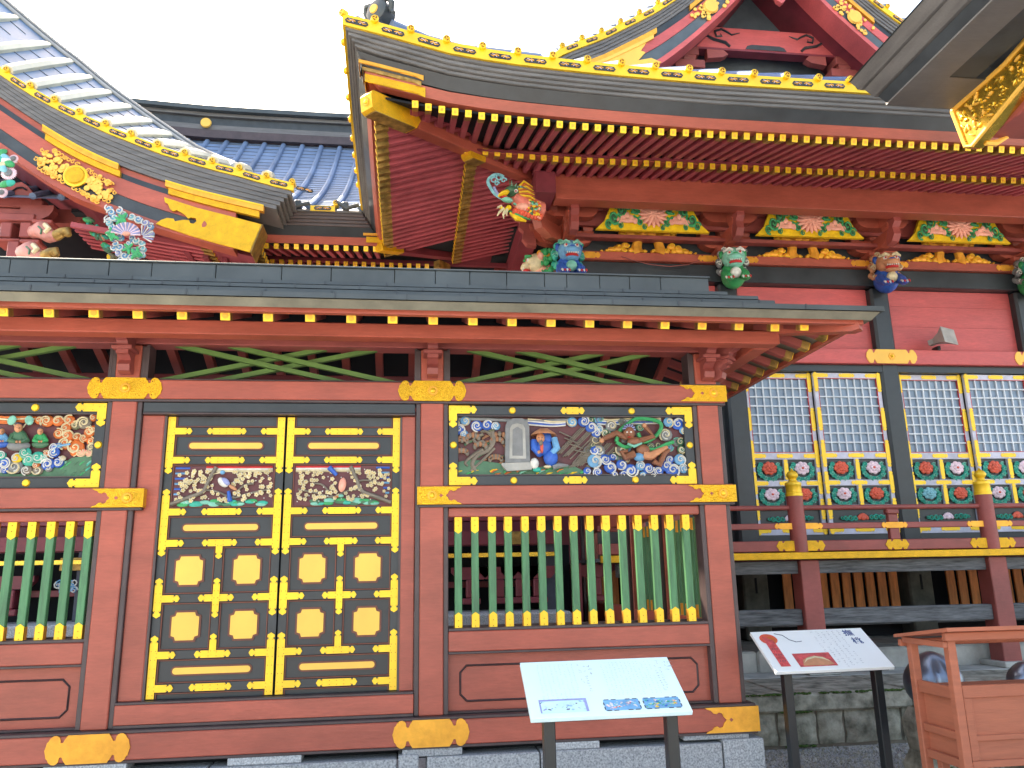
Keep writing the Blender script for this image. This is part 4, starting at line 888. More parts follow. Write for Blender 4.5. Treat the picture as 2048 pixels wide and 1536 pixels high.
# ------------------------------------------------------------- eave: rafters
def raftmesh(L, cw=.058, ch=.066, sl=.13):
    a = MB().box(-cw/2, cw/2, sl, L, -ch/2, ch/2, 'rafter_red', .002).mesh('rafter')
    c = MB(); c.box(-cw/2-.002, cw/2+.002, -.002, sl-.001, -ch/2-.002, ch/2+.002, 'gold_aged', .002)
    c.box(-cw/2-.0025, cw/2+.0025, -.007, -.0021, -ch/2-.0025, ch/2+.0025, 'gold', .001); c.box(-.012, .012, -.0085, -.0071, -.014, .014, 'gold_orange')
    return a, c.mesh('rafter_cap')
mat('rafter_red', (.48, .095, .115), .5, var=.12, scale=3, grain=.12)
um, uc = raftmesh(1.10); lm, lc = raftmesh(1.75)
th1, th2 = math.atan(.31), math.atan(.26)
n = int((XR-.01)/.1317)
for i in range(58):
    x = .011+i*.1317
    rafter(x, 1.8, 5.865+crise(x+.40), 0, WH, um, uc, th1)
for i in range(54):
    x = .81+i*.1335
    rafter(x, 2.83, 6.085+.05*max(0, (1.7-x)/.9), 0, WH, lm, lc, th2)
for i in range(26):
    y = 2.07+i*.1317
    if y < 5.25: rafter(-.39, y, 5.865+crise(y-1.4)*1., -PI/2, WH, um, uc, th1)
for i in range(24):
    y = 3.05+i*.1317
    if y < 6.05: rafter(.60, y, 6.085+.05*max(0, (4.0-y)/1.2), -PI/2, WH, lm, lc, th2)
# sloping boards above the rafters, following both sides of the corner
def ering(mb, q, m, rf=None, x1=XR, inner=True, dz=1., n=16):
    # q: list of (offset inwards from gold edge line, z); swept: right end -> corner -> inner corner with the middle hall
    secs = []
    for i in range(n+1):
        t = i/n; x = lerp(x1, 3.4, i/4) if i < 4 else lerp(3.4, XE, ((i-4)/(n-4)))
        secs.append([(max(x, XE+e) if i < n else XE+e, YE+e, z+dz*(rf or rise)(max(0, x-XE))*(1)) for e, z in q])
    for i in range(1, 9):
        y = lerp(YE, YV, i/8)
        secs.append([(XE+e, y+ (e if i == 8 else e*(1-0)), z+dz*(rf or rise)(y-YE)) for e, z in q])
    mb.loft(secs, m)
mb = MB(); ering(mb, [(.30, 5.905), (.30, 5.93), (1.45, 6.27), (1.45, 6.25)], 'shade_black', crise); mb.build('rafter_board', WH)
mb = MB(); ering(mb, [(1.30, 6.115), (1.30, 6.14), (2.7, 6.50), (2.7, 6.47)], 'red_deep', crise, dz=.35); mb.build('rafter_board', WH)
mb = MB(); ering(mb, [(1.335, 6.112), (1.335, 6.165), (1.45, 6.17), (1.45, 6.112)], 'red', crise, dz=.35); mb.build('batten', WH)
mb = MB(); ering(mb, [(.40, 6.16), (.40, 6.19), (2.9, 7.6), (2.9, 7.5)], 'shade_black', rise); mb.build('roof_dark_filler', WH)  # opaque ring added under the roof to stop sun leaking through the eaves
mb = MB(); ering(mb, [(.25, 5.895), (.20, 5.985), (.36, 5.99), (.36, 5.90)], 'red', rise, dz=.85); mb.build('fascia', WH)
mb = MB(); ering(mb, [(.20, 5.987), (.13, 6.10), (.34, 6.12), (.34, 5.995)], 'black', rise, dz=.93); mb.build('eave_layer', WH)
zz = [6.102, 6.138, 6.175, 6.212, 6.25]; ee = [.115, .085, .055, .03]
for k in range(4):
    mb = MB(); ering(mb, [(ee[k]+.012, zz[k]+.001), (ee[k], zz[k]+.008), (ee[k]-.004, zz[k+1]-.001), (.34, zz[k+1]-.001), (.34, zz[k]+.001)], 'black_roof', rise, dz=1); mb.build('eave_layer', WH)
mb = MB(); ering(mb, [(0, 6.252), (0, 6.375), (.12, 6.40), (.12, 6.252)], 'gold', rise, dz=1); mb.build('gold_fascia', WH)
# tile ends and cartouches on the gold fascia
te = MB(); te.lathe([(0, -.03), (.025, -.03), (.030, -.024), (.038, -.024), (.038, .10), (0, .10)], (0, 0, 0), 'gold', 16, 'y')
for k in range(3):
    a = k*2*PI/3; te.tube([(math.cos(a)*.013, -.031, math.sin(a)*.016), (math.cos(a+.9)*.02, -.031, math.sin(a+.9)*.024), (math.cos(a+1.6)*.021, -.031, math.sin(a+1.6)*.026)], [.008, .006, .002], 'gold_nail', 5)
tem = te.mesh('tile_end', True)
ct = MB(); L = .115
ct.prism([(-L, 0), (-L+.02, .027), (L-.02, .027), (L, 0), (L-.02, -.027), (-L+.02, -.027)], -.004, .0, 'black')
for s in (-1, 1):
    ct.tube([(s*.012, -.006, 0), (s*.04, -.006, .012), (s*.065, -.006, -.010), (s*.095, -.006, .0)], [.006, .007, .006, .003], 'gold_orange', 5); ct.tube([(s*.03, -.006, -.012), (s*.05, -.006, .008), (s*.08, -.006, .012)], .004, 'c_ltpink', 4)
ctm = ct.mesh('cartouche')
for i in range(24):
    x = -.382+i*.3465; d = x-XE
    o = inst(tem, 'tile_end', WH, (x+random.uniform(-.003, .003), YE-.008, 6.385+rise(d)+random.uniform(-.003, .003))); o.rotation_euler = (0, random.uniform(-.4, .4), 0)
    xm = x-.173; sl_ = math.atan2(rise(max(0, xm+.05-XE))-rise(max(0, xm-.05-XE)), .1)
    c = inst(ctm, 'cartouche', WH, (xm, YE-.0012, 6.311+rise(max(0, xm-XE)))); c.rotation_euler = (0, -sl_, 0)
for i in range(9):
    y = 1.5+i*.3465; o = inst(tem, 'tile_end', WH, (XE-.008, y, 6.385+rise(y-YE)), sc=(1, .5 if i == 0 else 1, 1)); o.rotation_euler = (0, 0, -PI/2 if i else -PI/4)
# hip rafters with gilt ends
def hip(x0, y0, z0, x1, y1, z1, wd, h, gl, lab):
    a, b = Vector((x0, y0, z0)), Vector((x1, y1, z1)); d = (b-a); L = d.length; d.normalize()
    M = Matrix.Translation(a) @ d.to_track_quat('Y', 'Z').to_matrix().to_4x4()
    mb = MB(); mb.T = M; mb.box(-wd/2, wd/2, gl, L, -h/2, h/2, 'red', .006); r = mb.build('hip_rafter', WH)
    mb = MB(); mb.T = M
    mb.prism([(0, -h/2-.004), (gl*.94, -h/2-.004), (gl*1.06, 0), (gl*.9, h/2+.004), (.0, h/2+.004), (-.03, h/2-.03), (-.03, -h/2+.02)], -wd/2-.004, wd/2+.004, 'gold_engraved', 'x')
    mb.box(-wd/2-.005, wd/2+.005, .01, gl*.9, -h/2-.012, -h/2-.0045, 'gold_aged'); boss(mb, 0, -.031, 0, wd*.3)
    mb.build('gold_cap', r, label=lab)
hip(-.44, 1.75, 5.98, 1.2, 3.40, 6.30, .15, .20, .62, 'gilt end of the upper hip rafter')
hip(.60, 2.79, 6.09, 2.0, 4.2, 6.42, .13, .15, .24, 'gilt end of the lower hip rafter')
# gold plate at the corner of the fascia
def corner_pl(e, z0, z1, L, m, dz):
    mb = MB(); n_ = 8; secs = []
    for i in range(n_+1):
        x = lerp(XE+e, XE+L, i/n_); r = rise(max(0, x-XE))*dz; k = .022*math.sin(i*2.2) if i > n_-3 else 0
        secs.append([(x, YE+e-.010, z0+r+k), (x, YE+e-.010, z1+r), (x, YE+e+.004, z1+r), (x, YE+e+.004, z0+r)])
    mb.loft(secs, m)
    mb.box(XE+e-.004, XE+e+.001, YE+e-.01, YE+e+.25, z0+rise(e)*dz, z1+rise(e)*dz, m)
    mb.build('corner_plate', WH)
corner_pl(.155, 6.01, 6.045, .78, 'gold_orange', .93); corner_pl(.19, 5.97, 6.005, .76, 'gold_aged', .9); corner_pl(.215, 5.885, 5.97, .80, 'gold_engraved', .85)
# roof surface with rolls, hip ridge and demon-face end tile
def roofz(x, y):
    e = min(y-YE, x-XE); d = max(y-YE, x-XE); return 6.37+.69*e+rise(max(0, d))*max(0, 1-e/1.2)
mb = MB(); nx, ny = 40, 12; vs = []; fs = []
for j in range(ny+1):
    for i in range(nx+1):
        y = lerp(YE, 7.0, j/ny); x = lerp(max(XE, XE+(y-YE)), XR, i/nx); vs.append((x, y, roofz(x, y)))
for j in range(ny):
    for i in range(nx): a = j*(nx+1)+i; fs.append((a, a+1, a+nx+2, a+nx+1))
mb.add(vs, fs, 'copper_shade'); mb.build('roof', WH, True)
mb = MB(); vs = []; fs = []
for j in range(ny+1):
    for i in range(nx+1):
        x = lerp(XE, 5.0, j/ny); y = lerp(YE+(x-XE), 12, i/nx); vs.append((x, y, roofz(x, y)))
for j in range(ny):
    for i in range(nx): a = j*(nx+1)+i; fs.append((a, a+1, a+nx+2, a+nx+1))
mb.add(vs, fs, 'copper_shade'); mb.build('roof', WH, True)
for i in range(24):
    x = -.382+i*.3465; y1 = min(4.2, YE+x-XE)
    if i > 0: mb = MB(); mb.tube([(x, lerp(YE+.02, y1, k/5), roofz(x, lerp(YE+.02, y1, k/5))+.012) for k in range(6)], .04, 'copper_shade', 8); mb.build('roof_roll', WH, True)
mb = MB(); mb.tube([(XE+.42+k*.4, YE+.42+k*.4, roofz(XE+.42+k*.4, YE+.42+k*.4)+.10) for k in range(9)], [.10]*9, 'copper_blue', 8)
mb.tube([(XE+.12+k*.08, YE+.12+k*.08, roofz(XE+.12+k*.08, YE+.12+k*.08)+.02) for k in range(5)], [.04]*5, 'copper_blue', 8); mb.build('hip_ridge', WH)
mb = MB(); c = W(757, 24, 1.86)
mb.T = Matrix.Translation(c) @ Matrix.Rotation(-.65, 4, 'Z')
mb.lathe([(0, -.06), (.10, -.06), (.125, -.04), (.125, .12), (.11, .14), (0, .14)], (0, 0, 0), 'copper', 18, 'y'); mb.lathe([(0, -.075), (.045, -.075), (.05, -.06), (0, -.055)], (-.01, 0, 0), 'gold_panel', 14, 'y')
for s in (-1, 1): mb.tube([(s*.06, -.03, .08), (s*.14, -.02, .10), (s*.17, 0, .04), (s*.15, .02, -.03), (s*.20, .0, -.09)], [.03, .035, .035, .03, .02], 'copper', 7)
mb.build('ridge_end_tile', WH, True, label='dark scroll-shaped ridge end tile with a round gold crest')
# ------------------------------------------------------------- dormer gable
GX, GY = 4.82, 3.2
gu = lambda d: sitp([0, .6, 1.2, 1.69, 1.94, 2.19, 2.46, 2.74, 3.0, 3.13, 3.3], [10.55, 9.62, 8.98, 8.574, 8.404, 8.252, 8.085, 7.949, 7.815, 7.70, 7.62], d)
gl_ = lambda d: sitp([0, .62, 1.18, 1.5, 1.8, 2.2, 2.6], [9.55, 8.78, 8.204, 7.911, 7.672, 7.45, 7.3], d)
def gstrip(mb, s, d0, d1, ft, fb, y0, y1, m, n=16):
    secs = []
    for i in range(n+1):
        d = lerp(d0, d1, i/n); x = GX+s*d; secs.append([(x, y0, fb(d)), (x, y0, ft(d)), (x, y1, ft(d)), (x, y1, fb(d))])
    mb.loft(secs, m)
for s in (-1, 1):
    D1 = 3.05
    mb = MB(); gstrip(mb, s, 0, 3.2, lambda d: gu(d)+.01, lambda d: gu(d)-.09, GY-.012, GY+.05, 'gold'); mb.build('gold_fascia', WH)
    for k in range(4):
        mb = MB(); gstrip(mb, s, 0, D1, lambda d: gu(d)-.091-k*.045, lambda d: gu(d)-.134-k*.045, GY+.01+.014*k, GY+.3, 'black_roof'); mb.build('eave_layer', WH)
    t0 = lambda d: gu(d)-.272; b_ = lambda d: gl_(d); rel = lambda d, f: lerp(t0(d), b_(d), f)
    mb = MB(); gstrip(mb, s, 0, 2.9, lambda d: rel(d, 0), lambda d: rel(d, .22), GY+.07, GY+.2, 'black'); mb.build('barge_layer', WH)
    mb = MB(); gstrip(mb, s, 0, 2.75, lambda d: rel(d, .225), lambda d: rel(d, .5), GY+.05, GY+.16, 'red_hall'); mb.build('bargeboard', WH)
    mb = MB(); gstrip(mb, s, 0, 2.6, lambda d: rel(d, .505), lambda d: rel(d, .84), GY+.06, GY+.16, 'black_hazy'); mb.build('bargeboard', WH)
    mb = MB(); gstrip(mb, s, 0, 2.5, lambda d: rel(d, .845), lambda d: rel(d, 1), GY+.045, GY+.35, 'red_hall'); mb.build('bargeboard', WH)
    mb = MB(); gstrip(mb, s, 1.75, 2.75, lambda d: rel(d, .02), lambda d: rel(d, .16), GY+.03, GY+.068, 'gold_orange'); gstrip(mb, s, 1.8, 2.7, lambda d: rel(d, .165), lambda d: rel(d, .26), GY+.02, GY+.045, 'gold_panel', 10)
    mb.build('gold_moulding', WH)
    mb = MB(); gstrip(mb, s, .5, 1.28, lambda d: rel(d, .02), lambda d: rel(d, .16), GY+.03, GY+.068, 'gold_orange'); mb.build('gold_moulding', WH)
    mb = MB(); ds = [1.9, 1.98, 1.92, 2.02, 1.85, 1.72, 2.75, 2.75]; fs_ = [.27, .4, .5, .62, .72, .98, .98, .27]
    mb.prism([(GX+s*d, rel(d, f)) for d, f in zip(ds, fs_)], GY+.030, GY+.044, 'gold_panel'); mb.build('bargeboard_plate', WH)
    mb = MB(); cx, cz = GX+s*1.0, rel(1.0, .55)
    sl_ = -s*.95; u = Vector((1, 0, sl_)).normalized()
    mb.lathe([(0, -.03), (.09, -.025), (.105, 0), (0, .01)], (cx, GY+.03, cz), 'gold_panel', 18, 'y')
    for k in range(30):
        t = random.uniform(.08, .30)*random.choice((-1, 1)); o_ = random.uniform(-1, 1)*(.12-.2*abs(abs(t)-.2))
        px_, pz_ = cx+u.x*t-u.z*o_, cz+u.z*t+u.x*o_
        r = random.uniform(.018, .032); mb.lathe([(r*.45, -.008), (r, -.008), (r, .004), (r*.45, .004)], (px_, GY+.034-.002*(k % 3), pz_), 'gold_panel', 9, 'y')
    mb.build('gold_ornament', WH)
    for k in range(14):     # verge rolls rising to the descending ridge
        d = 3.0-k*.255
        if d < 0: break
        x = GX+s*d; p0 = (x, GY-.01, gu(d)+.045)
        inst(tem, 'tile_end', WH, (x, GY-.01, gu(d)+.045), sc=(.8, .8, .8))
        mb = MB(); mb.tube([p0, (x, GY+.35, gu(d)+.30), (x, GY+.62, gu(d)+.56)], .04, 'copper_blue', 7); mb.build('roof_roll', WH, True)
        if k % 1 == 0: c = inst(ctm, 'cartouche', WH, (GX+s*(d-.127), GY-.0135, gu(max(0, d-.127))-.04)); c.rotation_euler = (0, s*math.atan2(gu(max(0, d-.177))-gu(max(0, d-.077)), .1), 0) if False else (0, -s*math.atan2(gu(max(0, d-.077))-gu(max(0, d-.177)), .1), 0); c.scale = (.72, 1, .8)
    mb = MB(); secs = []
    for i in range(17):
        d = lerp(3.3, 0, i/16); x = GX+s*d; secs.append([(x, GY, gu(d)), (x, GY+.35, gu(d)+.25), (x, GY+.66, gu(d)+.54), (x, GY+1.6, gu(d)+.52)])
    mb.loft(secs, 'copper_blue', cap=False, closed=False); mb.build('roof', WH, True)
    mb = MB(); secs = [[(GX+s*d, GY+.2, gl_(min(2.6, d))+.06), (GX+s*d, GY+1.55, gl_(min(2.6, d))+.06)] for d in (3.3, 2.6, 2.0, 1.5, 1., .5, 0)]; mb.loft(secs, 'red_deep', cap=False, closed=False); mb.build('soffit', WH)
mb = MB()       # gable wall behind
mb.prism([(GX-2.3, 7.2), (GX+2.3, 7.2), (GX, 10.1)], GY+.95, GY+1.0, 'black_hazy'); mb.build('gable_wall', WH)
yb = 3.8
MB().box(2.9, 6.9, GY+.15, GY+.2, 7.46, 7.56, 'black').build('gable_sill', WH)
mb = MB(); mb.box(GX-1.02, GX+1.02, yb, yb+.14, 8.44, 8.78, 'red_hall', .01)
mb.box(GX-1.05, GX+1.05, yb-.01, yb+.14, 8.41, 8.438, 'red_deep')
for s in (-1, 1):
    pts = [(GX+s*(.36+.0), yb-.006, 8.70), (GX+s*.48, yb-.006, 8.66), (GX+s*.54, yb-.006, 8.70), (GX+s*.62, yb-.006, 8.74), (GX+s*.72, yb-.006, 8.70), (GX+s*.70, yb-.006, 8.62), (GX+s*.62, yb-.006, 8.63), (GX+s*.64, yb-.006, 8.67)]
    mb.tube(pts, [.006, .014, .016, .018, .018, .016, .012, .005], 'black', 5)
    mb.tube([(GX+s*.52, yb-.006, 8.47), (GX+s*.58, yb-.006, 8.53), (GX+s*.75, yb-.006, 8.57), (GX+s*.9, yb-.006, 8.66), (GX+s*.98, yb-.006, 8.70)], [.02, .024, .022, .016, .004], 'black', 5)
mb.prism([(GX-.30, 8.45), (GX-.27, 8.50), (GX-.2, 8.525), (GX+.2, 8.525), (GX+.27, 8.50), (GX+.30, 8.45)], yb-.008, yb-.001, 'black_matt')
mb.build('gable_beam', WH, label='red gable beam with dark scroll carving')
for s in (-1, 1):
    mb = MB(); x = GX+s*1.12; a_ = lambda p, q: (GX+s*p, q)
    mb.box(x-.13, x+.13, yb-.05, yb+.2, 8.28, 8.40, 'red_dull', .006); mb.box(x-.22, x+.20, yb-.06, yb+.2, 8.08, 8.2, 'red_dull', .006); masu(mb, x, yb+.05, 8.2, .09, 'red_dull')
    mb.prism([a_(.86, 8.40), a_(.62, 8.40), a_(.56, 8.34), a_(.64, 8.29), a_(.86, 8.26)], yb-.02, yb+.08, 'red_dull')
    mb.box(x-.06+s*.2, x+.06+s*.2, yb-.2, yb+.2, 8.42, 8.62, 'red_dull', .01); mb.box(x-.09+s*.2, x+.09+s*.2, yb-.22, yb+.1, 8.62, 8.70, 'red_dull', .01)
    mb.build('gable_bracket', WH)
    mb = MB(); mb.prism([(yb-.1, 0), (yb+1.0, 0), (yb+1.0, .12), (yb-.1, .12)], 0, .01, 'red_deep', 'x')
mb = MB(); cc = W(1560, -2, GY+.05)
mb.prism([(cc.x+a, cc.z+b) for a, b in ((-.35, .3), (-.33, .1), (-.22, .12), (-.16, .03), (-.08, .04), (-.05, -.05), (0, -.09), (.05, -.05), (.08, .04), (.16, .03), (.22, .12), (.33, .1), (.35, .3))], GY+.02, GY+.09, 'red_hall'); mb.build('gable_pendant', WH)
# ------------------------------------------------------------- doors
dl = ['with red and white flower panels']
def hall_door(x0, x1, y, kind, rot):
    z0, z1 = 1.885, 3.965; D = MB(); fw = .055
    D.box(x0, x0+fw, y, y+.04, z0, z1, 'pale_frame', .003); D.box(x1-fw, x1, y, y+.04, z0, z1, 'pale_frame', .003)
    rails = [(z0, 1.995), (2.19, 2.25), (2.49, 2.565), (2.83, 2.925), (3.885, z1)]
    for a, b in rails: D.box(x0+fw+.001, x1-fw-.001, y+.001, y+.04, a, b, 'pale_frame', .003)
    xm = (x0+x1)/2; D.box(xm-.03, xm+.03, y+.001, y+.04, 2.251, 2.489, 'pale_frame', .002); D.box(xm-.03, xm+.03, y+.001, y+.04, 2.566, 2.829, 'pale_frame', .002)
    D.box(x0+fw, x1-fw, y+.032, y+.045, 2.0, 2.829, 'black')
    d = D.build('door', WH)
    MB().box(x0+fw, x1-fw, y+.030, y+.04, 2.926, 3.884, 'pane').build('pane', d)
    g = MB(); yy = y-.001
    for a, b, c_, e_ in ((x0+fw, x1-fw, 3.885, 3.893), (x0+fw, x1-fw, 2.917, 2.9255)): g.box(a, b, yy+.0005, yy+.02, c_, e_, 'c_redc')
    for xx in (x0+fw-.001, x1-fw-.007): g.box(xx, xx+.008, yy+.0005, yy+.02, 2.9256, 3.8849, 'c_redc')
    g.build('edge_strip', d)
    nx_, nz_ = 7, 7; W_ = x1-x0-2*fw; t = .0085
    for i in range(1, nx_+1):
        x = x0+fw+W_*i/(nx_+1); MB().box(x-t, x+t, y+.004, y+.026, 2.927, 3.884, 'lattice').build('lattice_bar', d)
    for i in range(1, nz_+1):
        z = 2.925+.96*i/(nz_+1); MB().box(x0+fw, x1-fw, y+.002, y+.0245, z-t, z+t, 'lattice').build('lattice_bar', d)
    # gilt fittings on the frame
    yg = y-.0008; h = .054
    def ho(cx, cz, L, v=False, yy_=yg): L *= 1.12; G = MB(); strap(G, cx, cz, L, L, h, yy_, 'gold', vert=v, t=.004, nails=False); G.build('gold_fitting', d)
    for zc in (3.93, 2.875, 2.528, 2.22): 
        for cx in (x0+.10, xm, x1-.10): ho(cx, zc, .10)
    ho(xm, 1.94, .12); ho(x0+.09, 1.94, .09); ho(x1-.09, 1.94, .09)
    for xx in (x0+fw/2, x1-fw/2):
        for zc, L in ((3.84, .12), (3.35, .14), (2.90, .16), (2.53, .13), (2.2, .12), (1.95, .06)): ho(xx, zc, L, True, y-.006)
    for zc in (2.7, 2.37): ho(xm, zc, .12, True, y-.006)
    cols = ['c_coral', 'c_ltpink', 'c_ltpink', 'c_coral'] if kind == 0 else ['c_coral', 'c_ltpink', 'c_aqua', 'c_coral']
    qs = [((x0+fw+xm-.03)/2, 2.697), ((x1-fw+xm+.03)/2, 2.697), ((x0+fw+xm-.03)/2, 2.37), ((x1-fw+xm+.03)/2, 2.37)]
    for (cx, cz), c_ in zip(qs, cols):
        o = inst(PEO[c_], 'flower_panel', d, (cx, y+.030, cz-.002), sc=(1.45, 1.3, 1.32) if cz > 2.5 else (1.45, 1.3, 1.22), label={'c_coral': 'coral peony panel', 'c_ltpink': 'pale pink peony panel', 'c_aqua': 'aqua blue peony panel'}[c_])
    inst(WPE['c_coral' if rot else 'c_ltpink'], 'flower_panel', d, (xm, y+.030, 2.095))
    return d
def peony(c_):
    mb = MB()
    for k in range(14):
        a = PI*(.80+1.40*k/13); r = .09
        if True:
            x, z = math.cos(a)*r*1.05, math.sin(a)*r*.95; mb.ell((x, -.012, z), (.024, .010, .02), 'c_teal', 7, 5); sp(mb, x, -.018, z, .022, 'c_mint' if k % 2 else 'c_teal', 1.0, .3, 1 if k % 2 else -1, a, 8)
    for k in range(8):
        a = 2*PI*k/8+.2; mb.ell((math.cos(a)*.046, -.02, .018+math.sin(a)*.042), (.026, .012, .024), c_, 8, 5)
    for k in range(6):
        a = 2*PI*k/6; mb.ell((math.cos(a)*.022, -.03, .018+math.sin(a)*.02), (.018, .010, .017), c_, 7, 5)
    mb.ell((0, -.036, .018), (.013, .01, .012), 'c_coral' if c_ == 'c_ltpink' else c_, 7, 5)
    return mb.mesh('flower_panel', True)
PEO = {c_: peony(c_) for c_ in ('c_coral', 'c_ltpink', 'c_aqua')}
def wpe(c_):
    mb = MB()
    for s in (-1, 1):
        for x, r in ((.11, .035), (.17, .042), (.235, .036), (.28, .024)): mb.ell((s*x, -.008, -.01), (r, .012, r*.8), 'c_dkgreen', 8, 5); sp(mb, s*x, -.016, -.008, r, 'c_teal', 1.4, .24, s, 0, 12)
    for k in range(9):
        a = PI*k/8; mb.ell((math.cos(a)*.055, -.018, -.015+math.sin(a)*.04), (.022, .012, .026), c_, 7, 5, Matrix.Rotation(a-PI/2, 3, 'Y'))
    mb.ell((0, -.024, -.01), (.04, .014, .03), c_, 8, 6)
    return mb.mesh('flower_panel', True)
WPE = {c_: wpe(c_) for c_ in ('c_coral', 'c_ltpink')}
for bi, (a, b) in enumerate(zip(CX, CX[1:]+[10.55])):
    if bi == 0: continue
    a0, b0 = a+.136, b-.136; xm = (a0+b0)/2
    hall_door(a0, xm-.012, 4.255, 1 if bi == 2 else 0, False); hall_door(xm-.0, b0, 4.205, 0, True)
    MB().box(a0, b0, 4.22, 4.32, 1.70, 1.884, 'black', .004).build('door_sill', WH)
MB().box(2.12, XR, 4.32, 4.36, 1.7, 4.26, 'black').build('door_backing', WH)
# horn loudspeaker on the wall
HS = MB(); c = Vector((6.93, 4.10, 4.36)); 
def horn(cx, cy, cz):
    mb = MB(); mb.T = Matrix.Translation((cx, cy, cz)) @ Matrix.Rotation(math.radians(25), 4, 'Z') @ Matrix.Rotation(math.radians(-8), 4, 'X')
    secs = [[(-a, y, -b), (a, y, -b), (a, y, b), (-a, y, b)] for y, a, b in ((-.16, .15, .10), (-.155, .16, .11), (-.06, .09, .065), (.05, .04, .035), (.12, .04, .035))]
    mb.loft(secs, 'horn'); b_ = mb.build('horn'); return b_
h_ = horn(6.96, 4.08, 4.40); tagm(h_, 'grey horn loudspeaker on the red rail between black columns', 'loudspeaker'); 
MB().box(6.94, 6.98, 4.08, 4.2, 4.265, 4.32, 'metal_black').build('horn_bracket', h_)
# ------------------------------------------------------------- veranda
YR = 2.78
for x in CX[1:]:
    MB().box(x-.105, x+.105, 2.75, 2.96, .46, 1.565, 'red_dull', .008).build('veranda_post', WH)
    MB().box(x-.17, x+.17, 2.66, 3.05, .4445, .50, 'stone_slab', .008).build('post_base', WH)
MB().box(1.9, XR, 2.66, 2.74, 1.575, 1.645, 'gold_engraved', .004).build('floor_edge', WH)
MB().box(1.9, XR, 2.74, 4.2, 1.585, 1.62, 'wood_grey').build('veranda_floor', WH)
for a, b in zip(CX[:-1], CX[1:]): MB().box(a+.107, b-.107, 2.80, 2.92, 1.43, 1.56, 'wood_grey', .006).build('floor_beam', WH)
for a, b in zip(CX[:-1], CX[1:]): MB().box(a+.107, b-.107, 2.80, 2.92, .915, 1.075, 'wood_grey', .01).build('tie_beam', WH)
MB().box(8.52, XR, 2.8, 2.92, 1.43, 1.56, 'wood_grey').build('floor_beam', WH); MB().box(8.52, XR, 2.8, 2.92, .915, 1.075, 'wood_grey').build('tie_beam', WH)
NX = [4.05, 6.24, 8.43]
MB().box(1.9, XR, YR-.035, YR+.035, 1.655, 1.765, 'red_dull', .008).build('bottom_rail', WH)
MB().box(1.9, XR, YR-.03, YR+.03, 1.885, 1.945, 'red_dull', .006).build('middle_rail', WH)
mb = MB(); mb.tube([(1.9+k*1.2, YR, 2.108) for k in range(9)], .026, 'red_dull', 12); mb.build('top_rail', WH, True)
for x in NX:
    mb = MB(); mb.lathe([(.085, 1.645), (.085, 2.228), (0, 2.228)], (x, YR, 0), 'red_dull', 20); nw = mb.build('newel_post', WH, True)
    mb = MB(); mb.lathe([(.088, 2.229), (.088, 2.26), (.082, 2.265), (.082, 2.34), (.086, 2.345), (.084, 2.37), (.05, 2.385), (.038, 2.41), (.045, 2.42), (.06, 2.44), (.062, 2.46), (.045, 2.485), (.02, 2.50), (.004, 2.525), (0, 2.53)], (x, YR, 0), 'gold', 20); mb.build('finial', nw, True)
    for s in (-1, 1):
        mb = MB(); strap(mb, x+s*.16, 1.712, .09 if s > 0 else .11, .11 if s > 0 else .09, .105, YR-.0355, 'gold_engraved', e0=s < 0, e1=s > 0, nails=False); mb.build('rail_plate', WH)
        mb = MB(); strap(mb, x+s*.16, 1.915, .09 if s > 0 else .11, .11 if s > 0 else .09, .062, YR-.0305, 'gold_orange', e0=s < 0, e1=s > 0, nails=False); mb.build('rail_plate', WH)
for x in (3.0, 5.13, 7.34, 9.5):
    mb = MB(); mb.box(x-.055, x+.055, YR-.03, YR+.03, 1.765, 1.884, 'red_dull', .006); mb.build('baluster', WH)
    mb = MB(); mb.box(x-.055, x+.055, YR-.028, YR+.028, 1.946, 2.03, 'red_dull', .006); mb.box(x-.07, x+.07, YR-.04, YR+.04, 2.031, 2.085, 'red_dull', .01); mb.build('baluster', WH)
    mb = MB(); strap(mb, x, 1.712, .135, .135, .105, YR-.0355, 'gold_engraved', nails=False); mb.build('rail_plate', WH); mb = MB(); strap(mb, x, 1.915, .15, .15, .062, YR-.0305, 'gold_orange', nails=False); mb.build('rail_plate', WH)
# slatted skirting under the floor
for i in range(52):
    x = 2.25+i*.1545
    if any(abs(x-c_) < .30 for c_ in [CX[1]+.05, CX[2]+.02, CX[3]]): continue
    MB().box(x-.055, x+.055, 4.2, 4.225, .88, 1.50, 'wood_orange', .002).build('skirting_slat', WH)
mat('column_stone', (.10, .10, .085), .9, var=.2, scale=6, bump=.5, bscale=20)
for x in CX[1:]:
    mb = MB(); mb.box(x-.16, x+.16, 4.12, 4.4, .66, 1.5, 'column_stone', .02); mb.box(x-.012, x+.012, 4.112, 4.122, 1.2, 1.38, 'shade_black'); mb.build('column_base', WH)
MB().box(1.70, 1.74, 2.9, 12, .44, 1.58, 'red_deep').build('side_skirting', WH); MB().box(1.5, XR, 4.4, 4.44, .6, 1.7, 'shade_black').build('crawl_space_dark', WH)  # black sheet under the floor paints the shade of the crawl space
MB().box(1.9, XR, 4.18, 4.3, 1.50, 1.58, 'red_deep').build('skirting_rail', WH); MB().box(1.9, XR, 4.18, 4.3, .80, .875, 'wood_grey').build('skirting_rail', WH)
